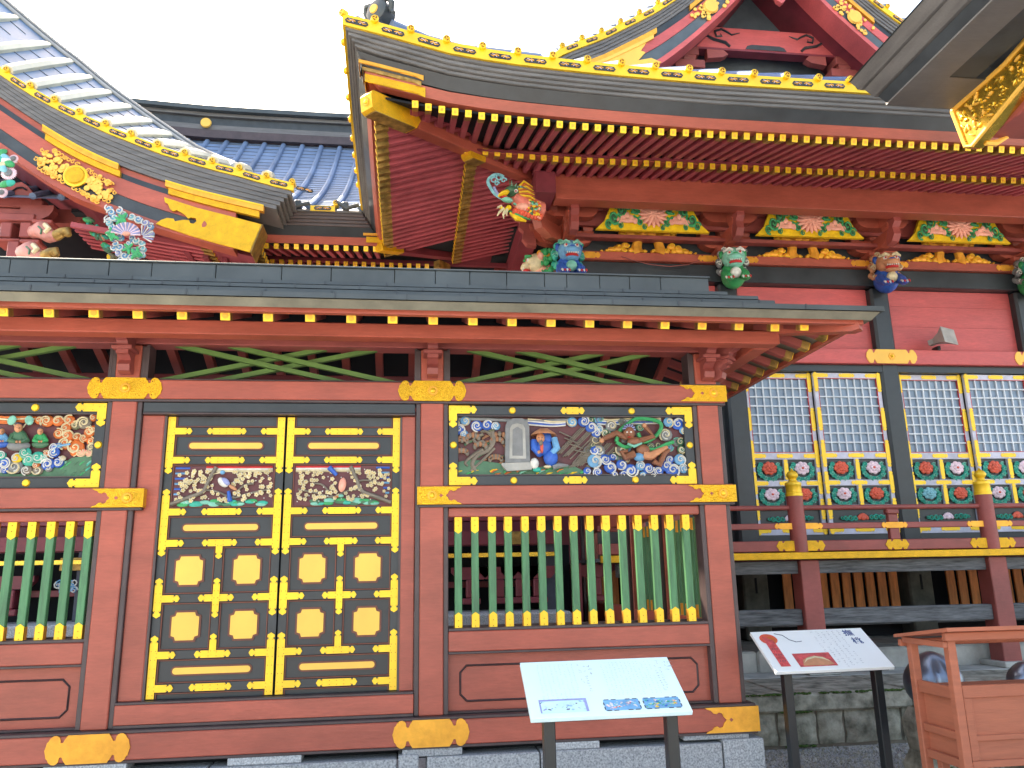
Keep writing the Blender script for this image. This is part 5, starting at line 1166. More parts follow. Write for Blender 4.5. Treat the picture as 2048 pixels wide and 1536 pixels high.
# stone platform
SP = thing('stone_platform', 'weathered stone platform of rough blocks and worn slabs under the hall', 'platform')
xs = [1.2, 2.55, 3.22, 4.35, 5.9, 7.6, 9.4, 11.5]; 
for a, b in zip(xs, xs[1:]):
    MB().box(a+.004, b-.004, 1.60+random.uniform(-.012, .012), 2.62, .30, .44+random.uniform(-.004, .004), 'stone', .016).build('coping_slab', SP)
xs = [1.25]; 
while xs[-1] < 11: xs.append(xs[-1]+random.uniform(.22, .40))
def rock(x0, x1, y0, y1, z0, z1):
    mb = MB(); secs = []; ny = 4; nz = 4; g = []
    for i in range(6):
        for j in range(5):
            u, v = i/5, j/4; eb = min(u, 1-u, .18)/.18; ev = min(v, 1-v, .2)/.2
            g.append((lerp(x0, x1, u)+random.uniform(-.006, .006), y0+.035*(1-eb*ev)+random.uniform(-.010, .010), lerp(z0, z1, v)+random.uniform(-.005, .005)))
    fs = [(i*5+j, (i+1)*5+j, (i+1)*5+j+1, i*5+j+1) for i in range(5) for j in range(4)]
    k = len(g)
    bd = [(i, 0) for i in range(6)]+[(5, j) for j in range(1, 5)]+[(i, 4) for i in range(4, -1, -1)]+[(0, j) for j in range(3, 0, -1)]
    bi_ = [i*5+j for i, j in bd]; g += [(g[q][0], y1, g[q][2]) for q in bi_]
    for q in range(len(bi_)): fs.append((bi_[q], bi_[(q+1) % len(bi_)], k+(q+1) % len(bi_), k+q))
    mb.add(g, fs, 'stone'); return mb
for a, b in zip(xs, xs[1:]): 
    zt = random.uniform(.235, .285); rock(a+.010, b-.010, 1.625, 1.9, .03, .295, ).build('stone_block', SP, True)
MB().box(1.2, 11.5, 1.675, 2.2, .0, .298, 'c_bark').build('joint_fill', SP)
xs = [1.2, 2.9, 4.55, 6.1, 8.0, 11.5]
for a, b in zip(xs, xs[1:]): MB().box(a+.003, b-.003, 2.625, 3.2, .38, .4435, 'stone_slab', .005).build('paving_slab', SP)
for a, b in zip([1.2, 3.6, 5.3, 7.2], [3.6, 5.3, 7.2, 11.5]): MB().box(a+.003, b-.003, 3.05, 4.6, .40, .65, 'stone_slab', .02).build('step_slab', SP)
mb = MB()
for i in range(420):
    x = random.uniform(2.3, 4.6); q = random.random()
    z = .445 if q < .5 else (.30 if q < .85 else .03); y = 1.6+random.uniform(-.012, .03)
    if q >= .5: x = random.choice((2.35, 3.25, 3.3, 2.45))+random.uniform(-.12, .12)
    mb.ell((x, y, z), (random.uniform(.01, .03), .015, random.uniform(.004, .012)), 'moss', 5, 4)
m_ = mb.build('moss', SP); m_['kind'] = 'stuff'
# =================================================================== rear hall in the middle, between the two eaves
RH = thing('rear_hall', 'rear hall with ribbed blue copper roof and tall black ridge between the two front eaves', 'hall')
XA = -1.62
def mring(q, m, name='eave_layer'):
    mb = MB(); secs = [[(XE+e if k == 0 else x, YV+e, z) for e, z in q] for k, x in enumerate((XE, -1.2, XA-1.6))]; mb.loft(secs, m); mb.build(name, RH)
dzm = -.03
mring([(.25, 5.895+dzm), (.20, 5.985+dzm), (.36, 5.99), (.36, 5.90)], 'red', 'fascia')
mring([(.20, 5.987+dzm), (.13, 6.10+dzm), (.34, 6.12), (.34, 5.995)], 'black')
for k in range(4): mring([(ee[k]+.012, zz[k]+.001+dzm), (ee[k], zz[k]+.008+dzm), (ee[k]-.004, zz[k+1]-.001+dzm), (.34, zz[k+1]-.001), (.34, zz[k]+.001)], 'brown_edge')
mring([(0, 6.222), (0, 6.25), (.12, 6.27), (.12, 6.222)], 'black_roof')
for xc in (-1.19,):
    MB().box(xc-.16, xc+.16, YV-.014, YV, 6.225, 6.30, 'gold').build('gold_fascia', RH)
    o = inst(ctm, 'cartouche', RH, (xc, YV-.0155, 6.262)); inst(tem, 'tile_end', RH, (xc+.17, YV-.014, 6.34))
for x in (-.9, -1.52, -1.75): inst(MB().box(-.045, .045, 0, .2, -.045, .05, 'copper', .02).mesh('tile_cover'), 'tile_cover', RH, (x, YV-.02, 6.33))
for a, b in ((-1.02, -.72), (-1.75, -1.36)):
    mb = MB(); mb.tube([(a, YV-.02, 6.36), (lerp(a, b, .5), YV-.03, 6.27), (b, YV-.02, 6.33)], .03, 'copper', 6); mb.build('valley_tile', RH)
mring([(.30, 5.88), (.30, 5.90), (1.45, 6.24), (1.45, 6.22)], 'shade_black', 'rafter_board')
MB().box(-4.5, 2.0, 5.1, 7.3, 6.27, 6.32, 'shade_black').build('roof_dark_filler', RH)  # opaque deck added to keep sun off the lower rafters
for i in range(17):
    x = -.56-i*.0905*1.0*1.0 if False else -.50-i*.1317
    rafter(x, 5.0, 5.838, 0, RH, um, uc, th1)
for i in range(30):
    x = .22-i*.1335; rafter(x, 6.03, 6.025, 0, RH, lm, lc, th2)
MB().box(-4, 2, 6.05, 6.12, 6.065, 6.12, 'red_deep').build('batten', RH)
MB().box(-4, 2.0, 7.0, 7.2, 3.0, 6.5, 'red_deep').build('wall', RH); MB().box(-4, 2.0, 6.7, 6.9, 5.9, 6.1, 'red_dull').build('eave_beam', RH)
hip_ = lambda *a: None
mb = MB(); mb.T = Matrix.Translation((-.46, 4.93, 5.86)) @ Matrix.Rotation(PI*.75-PI, 4, 'Z') @ Matrix.Rotation(math.radians(13), 4, 'X')
mb.box(-.07, .07, .0, .42, -.08, .08, 'gold_engraved', .006); mb.box(-.068, .068, .421, 2.2, -.075, .075, 'red_deep'); mb.build('valley_rafter', RH)
mb = MB(); mb.box(-.62, -.40, 4.845, 4.86, 5.87, 5.95, 'gold_engraved', .003); mb.box(-.66, -.36, 4.80, 4.83, 5.955, 5.985, 'gold_orange', .003); mb.build('corner_plate', RH)
mb = MB(); mb.T = Matrix.Translation((.36, 5.93, 6.02)) @ Matrix.Rotation(-PI/4, 4, 'Z'); mb.box(-.06, .06, 0, .25, -.06, .06, 'gold_aged', .004); mb.build('gold_cap', RH)
rz = lambda y: sitp([4.7, 5.6, 6.6, 7.6, 8.7], [6.26, 6.82, 7.52, 8.36, 9.5], y)
mb = MB(); secs = [[(-6.5, y, rz(y)), (3.5, y, rz(y))] for y in (4.7, 5.0, 5.4, 5.8, 6.2, 6.6, 7.0, 7.4, 7.8, 8.2, 8.7)]
mb.loft(secs, 'copper_blue', cap=False, closed=False); mb.build('roof', RH, True)
for i in range(22):
    x = -6.0+i*.345+.13
    mb = MB(); mb.tube([(x, y, rz(y)+.02) for y in (4.75, 5.2, 5.7, 6.2, 6.8, 7.4, 8.0, 8.65)], .045, 'copper_blue', 8); mb.build('roof_roll', RH, True)
for i in range(28):
    y = 4.9+i*.135; mb = MB(); mb.box(-6.0, 3.0, y-.006, y+.006, rz(y)-.004, rz(y)+.006, 'copper'); mb.build('sheet_seam', RH)
YRG = 8.6
zr = lambda x: sitp([-6.5, -5.2, -3.8, -1, 3], [.10, .07, .0, -.02, 0], x)
for (z0, z1, y0, m) in ((9.44, 9.60, -.10, 'brown_edge'), (9.605, 9.72, -.06, 'black_roof'), (9.725, 9.90, 0, 'black_matt'), (9.905, 9.97, -.06, 'black_roof'), (9.975, 10.06, -.16, 'copper_edge' if False else 'copper')):
    mb = MB(); secs = [[(x, YRG+y0, z0+zr(x)), (x, YRG+y0, z1+zr(x)), (x, YRG+.6, z1+zr(x)), (x, YRG+.6, z0+zr(x))] for x in (-6.5, -5.8, -5.2, -4.5, -3.8, -3, -2, -1, 1, 3)]
    mb.loft(secs, m); mb.build('ridge_layer', RH)
mb = MB(); mb.lathe([(0, -.03), (.09, -.03), (.1, 0), (0, 0)], (-3.82, YRG-.115, 9.72), 'gold_panel', 20, 'y'); mb.build('gold_crest', RH)
# =================================================================== left hall with the curved gable
LH = thing('gabled_hall', 'left hall with curved bargeboard, gilt ornaments and sunlit ribbed tiles', 'hall')
LY = 4.2
gx = [-6.6, -5.9, -5.4, -5.056, -4.752, -4.45, -4.142, -3.82, -3.506, -3.18, -2.848, -2.51, -2.176, -1.84, -1.518, -1.3]
gz = [8.95, 8.37, 7.97, 7.724, 7.524, 7.35, 7.197, 7.05, 6.926, 6.80, 6.698, 6.60, 6.523, 6.43, 6.36, 6.31]
G_ = lambda x: sitp(gx, gz, x)-.02
B_ = lambda x: sitp([-6.6, -5.6, -4.772, -4.166, -3.734, -3.203, -1.996, -1.6], [7.9, 7.1, 6.504, 6.116, 5.954, 5.749, 5.415, 5.34], x)-.01
T_ = lambda x: sitp([-6.6, -5.7, -5.121, -4.042, -2.983, -1.756, -1.4], [8.5, 7.85, 7.40, 6.719, 6.318, 6.03, 5.96], x)
def lstrip(x0, x1, ft, fb, y0, y1, m, name, par=LH, n=22, label=None):
    mb = MB(); secs = [[(x, y0, fb(x)), (x, y0, ft(x)), (x, y1, ft(x)), (x, y1, fb(x))] for x in [lerp(x0, x1, i/n) for i in range(n+1)]]
    mb.loft(secs, m); return mb.build(name, par, label=label)
lstrip(-6.6, -1.50, lambda x: G_(x)+.02, lambda x: G_(x)-.085, LY-.01, LY+.06, 'gold', 'gold_fascia')
gb_ = lambda x: G_(x)-.087
for k in range(5):
    lstrip(-6.6, -1.53-.045*k, lambda x: lerp(gb_(x), T_(x), k/5)-.002, lambda x: lerp(gb_(x), T_(x), (k+1)/5), LY+.008+.012*k, LY+.75, 'black_roof', 'eave_layer')
bf = lambda f: (lambda x: lerp(T_(x), B_(x), f))
lstrip(-6.6, -3.06, bf(.004), bf(.125), LY+.10, LY+.25, 'red', 'barge_layer')
lstrip(-6.6, -3.0, bf(.13), bf(.25), LY+.09, LY+.25, 'black', 'barge_layer')
lstrip(-6.6, -2.2, bf(.255), bf(.60), LY+.07, LY+.17, 'red', 'bargeboard')
lstrip(-6.6, -2.3, bf(.605), bf(.86), LY+.078, LY+.16, 'black_matt', 'bargeboard')
lstrip(-6.6, -2.2, bf(.865), bf(1.0), LY+.06, LY+.30, 'red', 'bargeboard')
# gilt mouldings, end plate
for a, b, t in ((-4.57, -3.63, 0), (-3.06, -1.86, 1)):
    lstrip(a, b, bf(.01), bf(.125), LY+.02, LY+.099, 'gold_orange', 'gold_moulding', n=10); lstrip(a+.04, b+(.02 if not t else -.05), bf(.13), bf(.25), LY+.035, LY+.089, 'gold_engraved', 'gold_moulding', n=10)
    lstrip(a, b, bf(.0), bf(.03), LY+.012, LY+.0195, 'gold', 'gold_moulding', n=10)
def LP(px, py): p = W(200+px/5.12, 280+py/5.12, LY+.05); return (p.x, p.z)
o = [LP(*q) for q in ((660, 590), (1000, 700), (1320, 780), (1655, 868), (1535, 1150), (1200, 1062), (900, 975), (575, 862), (625, 825), (690, 802), (755, 810), (770, 838), (850, 822), (915, 825), (925, 855), (960, 862), (990, 838), (985, 805), (930, 798), (905, 810), (870, 770), (830, 745), (790, 722), (750, 735), (715, 705), (700, 660), (668, 640))]
mb = MB(); mb.prism(o, LY+.035, LY+.058, 'gold_engraved'); hp = [LP(*q) for q in ((1045, 870), (1070, 832), (1090, 850), (1098, 870), (1080, 895), (1050, 898))]; mb.prism(hp, LY+.0335, LY+.0345, 'red')
mb.build('bargeboard_plate', LH, label='gilt plate ending the curved bargeboard')
a, b = LP(1660, 868), LP(1540, 1152); mb = MB(); mb.prism([a, b, (b[0]+.01, b[1]-.0), (a[0]+.012, a[1])], LY+.034, LY+.40, 'gold_aged'); mb.build('bargeboard_end', LH)
mb = MB(); cx, cz = -4.123, 6.353; mb.lathe([(0, -.05), (.10, -.045), (.125, -.02), (.13, 0), (0, .01)], (cx, LY+.05, cz), 'gold_engraved', 24, 'y'); mb.lathe([(.128, -.028), (.145, -.02), (.145, 0), (.128, 0)], (cx, LY+.05, cz), 'gold', 24, 'y')
u = Vector((.86, 0, -.51))
for sgn in (-1, 1):
    for k in range(46):
        t = random.uniform(.10, .50); w_ = .155*math.sin(min(1, (t-.02)/.22)*PI/2)*(1 if t < .4 else (.54-t)/.14*.9+.1); o_ = random.uniform(-w_, w_); r = random.uniform(.022, .040)
        x_, z_ = cx+sgn*u.x*t+u.z*o_*-1*0+.51*o_, cz+sgn*u.z*t+.86*o_
        mb.lathe([(r*.4, -.010), (r, -.012), (r, .004), (r*.4, .004)], (x_, LY+.055-.004*(k % 4), z_), 'gold_panel', 8, 'y')
    for k in range(9):
        t = .08+.055*k; w_ = .14 if k < 7 else .07
        for s2 in (-1, 1): sp(mb, cx+sgn*u.x*t+.51*w_*s2, LY+.045, cz+sgn*u.z*t+.86*w_*s2, .032, 'gold_panel', 1.1, .3, s2, k, 9)
mb.build('gold_ornament', LH, label='gilt openwork ornament with round crest')
# tile ends, cartouches and the verge rolls
for i, x in enumerate(gx[1:-1]):
    inst(tem, 'tile_end', LH, (x, LY-.012, G_(x)+.03)); xm = x+.155
    c = inst(ctm, 'cartouche', LH, (xm, LY-.0115, G_(xm)-.034)); c.rotation_euler = (0, -math.atan2(G_(xm+.05)-G_(xm-.05), .1), 0)
mat('copper_roll_lit', (.62, .58, .42), .4, .2, var=.1, scale=2)  # same copper as the pans, sunlight painted in as pale cream
vy = lambda x: sitp([-6.6, -5.06, -4.1, -3.5, -3.17, -2.85, -2.5, -1.5], [1.7, 1.68, 1.60, 1.5, 1.38, 1.2, .84, .1], x); vh = lambda x: sitp([-6.6, -5.06, -4.75, -4.45, -4.14, -3.83, -3.5, -3.17, -2.85, -2.5, -1.5], [1.42, 1.336, 1.27, 1.19, 1.10, 1.0, .876, .735, .60, .393, .03], x)     # depth of the verge strip
def VR(x, f, lift=0.): return (x, LY+vy(x)*f, G_(x)+lift+.02+vh(x)*(1.04*f-.04*f*f))
mat('copper_lit', (.11, .19, .30), .5, .1, var=.12, scale=2)  # copper pans with their bluish light put into the base colour
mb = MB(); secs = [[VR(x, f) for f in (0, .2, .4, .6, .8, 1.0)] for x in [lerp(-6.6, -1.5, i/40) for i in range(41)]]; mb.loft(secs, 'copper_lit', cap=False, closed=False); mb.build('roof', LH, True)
for i, x in enumerate([-6.3]+gx[1:-2]):
    mb = MB(); pts = [VR(x, f, .012) for f in (0, .2, .4, .6, .8, .93, 1.0)]; mb.tube(pts, [.075, .078, .08, .078, .066, .045, .005], 'copper_roll_lit', 8); mb.build('roof_roll', LH, True)
    for k in range(4):      # sheet seams
        x2 = x+.16; p = VR(x2, .15+.22*k); q = VR(x2+.12, .15+.22*k); p0 = VR(x2-.12, .15+.22*k); mb = MB(); mb.tube([(v_[0], v_[1], v_[2]+.004) for v_ in (p0, p, q)], .006, 'copper', 4); mb.build('sheet_seam', LH)
for off, r, hz, m in ((0, .03, .03, 'horn'), (.06, .06, .05, 'copper'), (.10, .03, .13, 'horn')):
    mb = MB(); mb.tube([(x, LY+vy(x)*(1)+off, VR(x, 1)[2]+hz) for x in [lerp(-6.6, -2.45, i/24) for i in range(25)]], r, m, 8); mb.build('descending_ridge', LH, True)
mb = MB(); secs = [[(x, LY+vy(x)+.05, VR(x, 1)[2]+.0), (x, LY+vy(x)+1.5, VR(x, 1)[2]-.3)] for x in [lerp(-6.6, -2.5, i/16) for i in range(17)]]; mb.loft(secs, 'copper', cap=False, closed=False); mb.build('roof', LH, True)
mb = MB(); mb.lathe([(0, -.05), (.05, -.05), (.07, -.02), (.07, .06), (0, .06)], (-2.42, LY+vy(-2.42)+.03, VR(-2.42, 1)[2]+.04), 'horn', 12, 'y'); mb.build('ridge_end_tile', LH)
# dark hollow under the gable with bracket tiers, beast snouts and painted carvings
mb = MB(); xs_ = [lerp(-6.6, -1.9, i/14) for i in range(15)]
mb.prism([(x, B_(x)+.25) for x in xs_]+[(-1.9, 3.0), (-6.6, 3.0)], LY+1.9, LY+2.0, 'shade_black'); mb.build('gable_wall', LH)  # near-black sheet paints the shade of the hollow
lstrip(-6.6, -2.0, lambda x: B_(x)+.10, lambda x: B_(x)+.06, LY+.31, LY+1.9, 'red_deep', 'soffit')
for k in range(9):
    x = -1.95-.24*k; z = B_(x)+.02
    mb = MB(); mb.box(x-.035, x+.035, LY+.6, LY+1.85, z-.05, z+.04, 'red_deep'); mb.build('rafter', LH)
for k in range(12):      # gold-tipped side rafters under the low end of the gable
    y = LY+.35+k*.1317
    if y < 5.3:
        rafter(-1.93, y, 5.62, PI/2, LH, um, uc, th1*.6); rafter(-2.55, y+.1, 5.62, PI/2, LH, lm, lc, th2*.6)
def BQ(u, v, Y): p = W(u/5.907, 280+v/5.907, Y); return p
def blk(u0, v0, u1, v1, Y, d, m='red_dull', name='bracket_block'):
    a, b = BQ(u0, v0, Y), BQ(u1, v1, Y); mb = MB(); mb.box(a.x, b.x, Y, Y+d, b.z, a.z, m, .012); mb.build(name, LH)
for (u0, v0, u1, v1, Y) in ((-120, 640, 395, 800, 4.95), (365, 655, 480, 690, 4.85), (360, 700, 500, 800, 4.9), (-120, 850, 400, 960, 4.85), (20, 800, 130, 850, 4.92), (250, 800, 390, 850, 4.92), (-110, 800, -20, 850, 4.92), (240, 965, 350, 1150, 4.80), (10, 965, 120, 1150, 4.80), (-110, 1150, 230, 1190, 4.75), (90, 1190, 200, 1400, 4.7), (375, 930, 610, 985, 4.75), (230, 1165, 460, 1215, 4.65), (600, 850, 720, 960, 5.3), (710, 830, 830, 900, 5.3)):
    blk(u0, v0, u1, v1, Y, .35)
mb = MB(); pts = [BQ(u, v, 4.94) for u, v in ((-120, 680), (-60, 600), (60, 560), (160, 515), (260, 500), (330, 545), (400, 640), (400, 690))]
mb.prism([(p.x, p.z) for p in pts], 4.93, 5.1, 'red_dull'); mb.build('curved_beam', LH)
mb = MB(); mb.tube([BQ(u, v, 4.91) for u, v in ((60, 630), (150, 600), (200, 565), (260, 560), (310, 590))], .012, 'shade_black', 5); mb.build('beam_groove', LH)
def boatL(u, v, Y, w_, nm='bracket_arm'):
    c = BQ(u, v, Y); mb = MB(); mb.T = Matrix.Translation((c.x, c.y, c.z)); mb.prism([(-w_, .10), (-w_, .03), (-w_+.05, -.05), (-w_+.14, -.1), (w_-.14, -.1), (w_-.05, -.05), (w_, .03), (w_, .10)], 0, .14, 'red_dull'); mb.build(nm, LH)
boatL(430, 850, 4.88, .20); boatL(200, 900, 4.9, .35); boatL(740, 900, 5.25, .28)
for (u, v, Y) in ((470, 1050, 4.5), (330, 1290, 4.35)):
    p = [BQ(u-60, v+40, Y+.25), BQ(u+30, v+10, Y+.1), BQ(u+120, v+90, Y), BQ(u+200, v+80, Y-.05)]
    mb = MB(); mb.tube(p, [.09, .11, .085, .065], 'c_snout', 10); s_ = mb.build('beast_snout_carving', LH, True)
    mb = MB(); mb.tube([BQ(u+196, v+80, Y-.05), BQ(u+270, v+40, Y-.1), BQ(u+320, v+30, Y-.1), BQ(u+345, v+80, Y-.1)], [.067, .06, .065, .035], 'gold_aged', 10); mb.build('gilt_snout_tip', s_, True)
    mb = MB(); mb.tube([BQ(u-20, v-30, Y-.02), BQ(u+20, v+10, Y-.06), BQ(u+10, v+60, Y-.06)], .012, 'c_dkgreen', 5); mb.tube([BQ(u+60, v-50, Y-.02), BQ(u+110, v+0, Y-.1), BQ(u+60, v+40, Y-.08)], .03, 'c_cream', 6); mb.build('painted_brow', s_, True)
def petalfan(mb, c, r, a0, a1, n, m, m2, y=0.):
    for k in range(n):
        a = lerp(a0, a1, k/(n-1)); mb.tube([(c[0]+math.cos(a)*r*.12, c[1]-.01, c[2]+math.sin(a)*r*.12), (c[0]+math.cos(a)*r, c[1]-.03, c[2]+math.sin(a)*r*.9)], [r*.03, r*.075], m if k % 2 else m2, 5)
mb = MB()       # white and blue wave carving hanging from the bargeboard
def HQ(u, v, d=0.): p = W(200+u/5.12, 280+v/5.12, 4.22-d); return (p.x, p.y, p.z)
for (u, v, r) in ((95, 705, 40), (120, 750, 42), (90, 820, 40), (150, 800, 44), (95, 850, 40), (120, 900, 36), (200, 730, 40), (250, 770, 36), (330, 790, 40), (400, 820, 44), (470, 850, 42), (520, 890, 36), (530, 960, 32), (100, 960, 36), (130, 1010, 34), (210, 1000, 42), (330, 1010, 36), (370, 1040, 38), (160, 1070, 36), (150, 1110, 34), (210, 1100, 40), (280, 1110, 36), (430, 1060, 38), (440, 1120, 40), (350, 1140, 40), (190, 1160, 40), (260, 1190, 44), (330, 1200, 44), (400, 1180, 40), (220, 1230, 40), (300, 1240, 44), (370, 1245, 40), (440, 1180, 30), (300, 1060, 30)):
    c = HQ(u, v, random.uniform(0, .05)); R_ = r/5.12*9.8/1577; mb.ell((c[0], c[1]+.01, c[2]), (R_*.9, .03, R_*.85), random.choice(['c_sky', 'c_violet', 'c_sky', 'c_aqua']), 9, 6)
    sp(mb, c[0], c[1]-.012, c[2], R_, 'c_white', 1.25, .2, random.choice((-1, 1)), random.uniform(0, 6), 14)
wv = mb.build('wave_carving', LH, True, label='white and blue carved wave and chrysanthemum hanging under the bargeboard')
mb = MB(); petalfan(mb, HQ(270, 975, .08), .17, .0, PI*.95, 19, 'c_violet', 'c_ltpink'); mb.ell(HQ(270, 960, .1), (.05, .03, .03), 'c_pink', 8, 6); petalfan(mb, HQ(430, 990, .08), .15, -.6, 1.6, 9, 'c_violet', 'c_white'); mb.build('flower_carving', wv, True)
mb = MB()
for (u, v) in ((240, 800), (140, 980), (290, 1110), (385, 1150), (215, 820), (120, 950), (350, 1165)):
    for k in range(4): a = k*1.3+u; mb.ell((HQ(u, v, .1)[0]+math.cos(a)*.035, HQ(u, v, .1)[1], HQ(u, v, .1)[2]+math.sin(a)*.035), (.045, .012, .02), 'c_green', 7, 5, Matrix.Rotation(-a, 3, 'Y'))
mb.build('leaf_carving', wv, True, kind='stuff')
mb = MB()       # chrysanthemum carving at far left
for (u, v, r) in ((170, 230, 62), (110, 400, 90), (30, 630, 66)): 
    c = BQ(u, v, 4.28); chrys(mb, c.x, c.y, c.z, r/5.907*9.5/1577, 'c_ltpink', 'c_grey', 24)
mm = mb.build('chrysanthemum_carving', LH, True, label='white chrysanthemums and green leaves carved below the bargeboard')
mb = MB()
for (u, v, m_) in ((20, 150, 'c_green'), (60, 210, 'c_aqua'), (110, 280, 'c_green'), (20, 300, 'c_cream'), (60, 520, 'c_green'), (110, 510, 'c_teal'), (60, 240, 'c_white'), (0, 240, 'c_teal'), (30, 330, 'c_aqua')):
    c = BQ(u, v, 4.24); mb.ell(c, (.07, .03, .045), m_, 8, 6, Matrix.Rotation(random.uniform(-1, 1), 3, 'Y'))
mb.build('leaf_carving', mm, True, kind='stuff')
mb = MB()       # green and gold dragon-tail carving in the shade
for k in range(26):
    t = k/25; u, v = lerp(1030, 1330, t), lerp(980, 1380, t*t*.6+t*.4); c = BQ(u+random.uniform(-40, 40), v+random.uniform(-60, 60), 4.75); mb.ell(c, (.07, .03, .03), random.choice(['c_green', 'c_yellow', 'c_dkgreen', 'c_skin', 'c_teal', 'c_olive']), 7, 5, Matrix.Rotation(random.uniform(.2, 1.2), 3, 'Y'))
mb.build('bird_carving', LH, True, label='green and gold dragon-tail carving in the shade behind the wave carving')
# lower body seen through the lattice and above the fence beam
LB = thing('corridor', 'dark red corridor wall with gilt strips and stone plinth seen through the fence lattice', 'wall')
def bx(n_, x0, x1, y0, y1, z0, z1, m, c=.004): return MB().box(x0, x1, y0, y1, z0, z1, m, c).build(n_, LB)
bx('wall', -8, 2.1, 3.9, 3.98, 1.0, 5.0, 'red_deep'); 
for k in range(20): bx('wall_board', -7.6+k*.42, -7.19+k*.42, 3.86, 3.899, 3.35, 3.85, 'red_hall')
bx('beam', -8, 1.62, 3.78, 3.9, 3.86, 4.0, 'red_dull'); bx('soffit', -8, 1.6, 2.4, 3.9, 3.87, 3.9, 'shade_black', 0)
for k in range(28): bx('rafter', -6.6+k*.29, -6.54+k*.29, 2.4, 3.78, 3.78, 3.86, 'brown_edge')
bx('beam', -8, 1.5, 2.95, 3.1, 1.78, 1.92, 'red_deep'); bx('beam', -8, 1.5, 2.9, 3.1, 2.02, 2.10, 'red_deep'); bx('gilt_strip', -8, 1.5, 2.88, 3.0, 1.655, 1.70, 'gold_relief'); 
bx('gilt_plate', .98, 1.22, 2.93, 2.945, 1.78, 1.91, 'gold_aged'); bx('gilt_plate', -3.28, -3.05, 2.93, 2.945, 1.60, 1.72, 'gold_aged')
for x in (-5.2, -3.05, -.9, 1.45):
    bx('post', x-.09, x+.09, 2.98, 3.16, 1.0, 3.3, 'c_ink'); 
for x in (-4.3, -3.7, -2.6, -1.9, .62, .9, 1.12, 1.3, 1.9):
    mb = MB(); mb.T = Matrix.Translation((x, 2.95, 0)); mb.prism([(-.2, 1.56), (-.2, 1.51), (-.13, 1.44), (.13, 1.44), (.2, 1.51), (.2, 1.56)], 0, .1, 'red_deep'); mb.box(-.05, .05, -.02, .1, 1.26, 1.435, 'red_deep', .01); mb.box(-.09, .09, -.04, .1, 1.20, 1.258, 'red_deep', .01); mb.build('bracket', LB)
bx('crawl_space_dark', -8, 1.7, 3.3, 3.35, .9, 1.78, 'shade_black'); bx('beam', -8, 1.5, 3.1, 3.2, 1.36, 1.42, 'red_deep')  # near-black sheet stands for shade below the corridor
bx('plinth', -8, 1.55, 2.5, 4.2, 0, 1.13, 'granite', .02); bx('plinth', -8, 1.7, 2.2, 2.5, 0, .95, 'granite', .02)
mb = MB()
for k in range(12):
    c = W(130+random.uniform(-26, 26), 1172+random.uniform(-10, 10), 2.9); sp(mb, c.x, c.y, c.z, .035, 'c_sky' if k % 2 else 'c_white', 1.3, .22, 1, k, 10)
mb.build('wave_carving', LB, True, label='small white and blue wave carving')
# =================================================================== roof corner of the near porch at top right
PR = thing('porch_roof', 'near porch roof corner with black layered eave and embossed gilt bargeboard at top right', 'roof')
Y0, Y1 = 0., -6.5
A, B = (3.471, 5.274), (3.722, 5.064)
for k in range(3):
    a = (lerp(A[0], B[0], k/3), lerp(A[1], B[1], k/3)); b = (lerp(A[0], B[0], (k+1)/3)-.006, lerp(A[1], B[1], (k+1)/3)+.006); o = .016*k
    MB().prism([(a[0]+o, a[1]+.0), (b[0]+o, b[1]), (b[0]+.5, b[1]), (a[0]+.5, a[1]+.02)], Y0+(-.02*k), Y1, 'black_roof' if k < 2 else 'black_matt').build('eave_layer', PR)
MB().prism([(3.46, 5.278), (3.50, 5.295), (6.0, 6.8), (7.0, 6.8), (7.0, 6.6), (6, 6.5), (3.8, 5.30)], Y0+.01, Y1, 'copper').build('roof', PR)
MB().box(3.735, 4.0, Y0-.03, Y1, 5.066, 5.09, 'black_roof').build('soffit', PR); MB().box(4.0, 7, Y0-.03, Y0-.42, 5.066, 5.09, 'black_roof').build('soffit', PR)
MB().box(4.0, 7, Y0-.42, Y1, 5.17, 5.2, 'black_matt').build('soffit', PR); MB().box(4.0, 7, Y0-.43, Y0-.421, 5.066, 5.2, 'black').build('soffit_edge', PR)
MB().box(4.402, 7, Y0-.05, Y0-.03, 5.05, 5.3, 'shade_black').build('end_board', PR)
MB().box(3.98, 3.999, Y0-.42, Y1, 5.091, 5.2, 'black').build('soffit_edge', PR)
mb = MB(); prf = [(-.0, 5.063), (-.10, 4.67), (-.17, 4.64), (-.70, 4.79), (-1.6, 4.98), (-3, 5.2), (-6.5, 5.9), (-6.5, 6.3), (-3, 5.6), (-1.2, 5.20), (-.6, 5.075)]
mb.prism(prf, 4.315, 4.40, 'gold_relief', 'x'); bb = mb.build('bargeboard', PR, label='embossed gilt bargeboard')
def rim(pts, m='gold_panel'):
    mb = MB(); mb.tube([(4.312, y, z) for y, z in pts], .018, m, 6); mb.build('gold_rim', bb)
rim([(-.02, 5.055), (-.10, 4.69), (-.17, 4.66), (-.70, 4.81), (-1.6, 5.0), (-3, 5.22)])
rim([(-.02, 5.055), (-.6, 5.07), (-1.2, 5.19), (-3, 5.58)])
mb = MB()
for k in range(260):
    t = random.random()**1.2; y = -.10-2.3*t; zl = itp([0, .10, .7, 1.6, 3], [4.9, 4.70, 4.83, 5.02, 5.24], -y); zu = itp([0, .6, 1.2, 3], [5.03, 5.04, 5.16, 5.54], -y)
    z = lerp(zl+.02, zu-.02, random.random()); a = random.uniform(0, PI)
    mb.ell((4.312, y, z), (.012, random.uniform(.012, .04), random.uniform(.006, .014)), 'gold_relief' if k % 3 else 'gold_panel', 6, 5, Matrix.Rotation(a, 3, 'X'))
m_ = mb.build('embossed_leaves', bb, True); m_['kind'] = 'stuff'
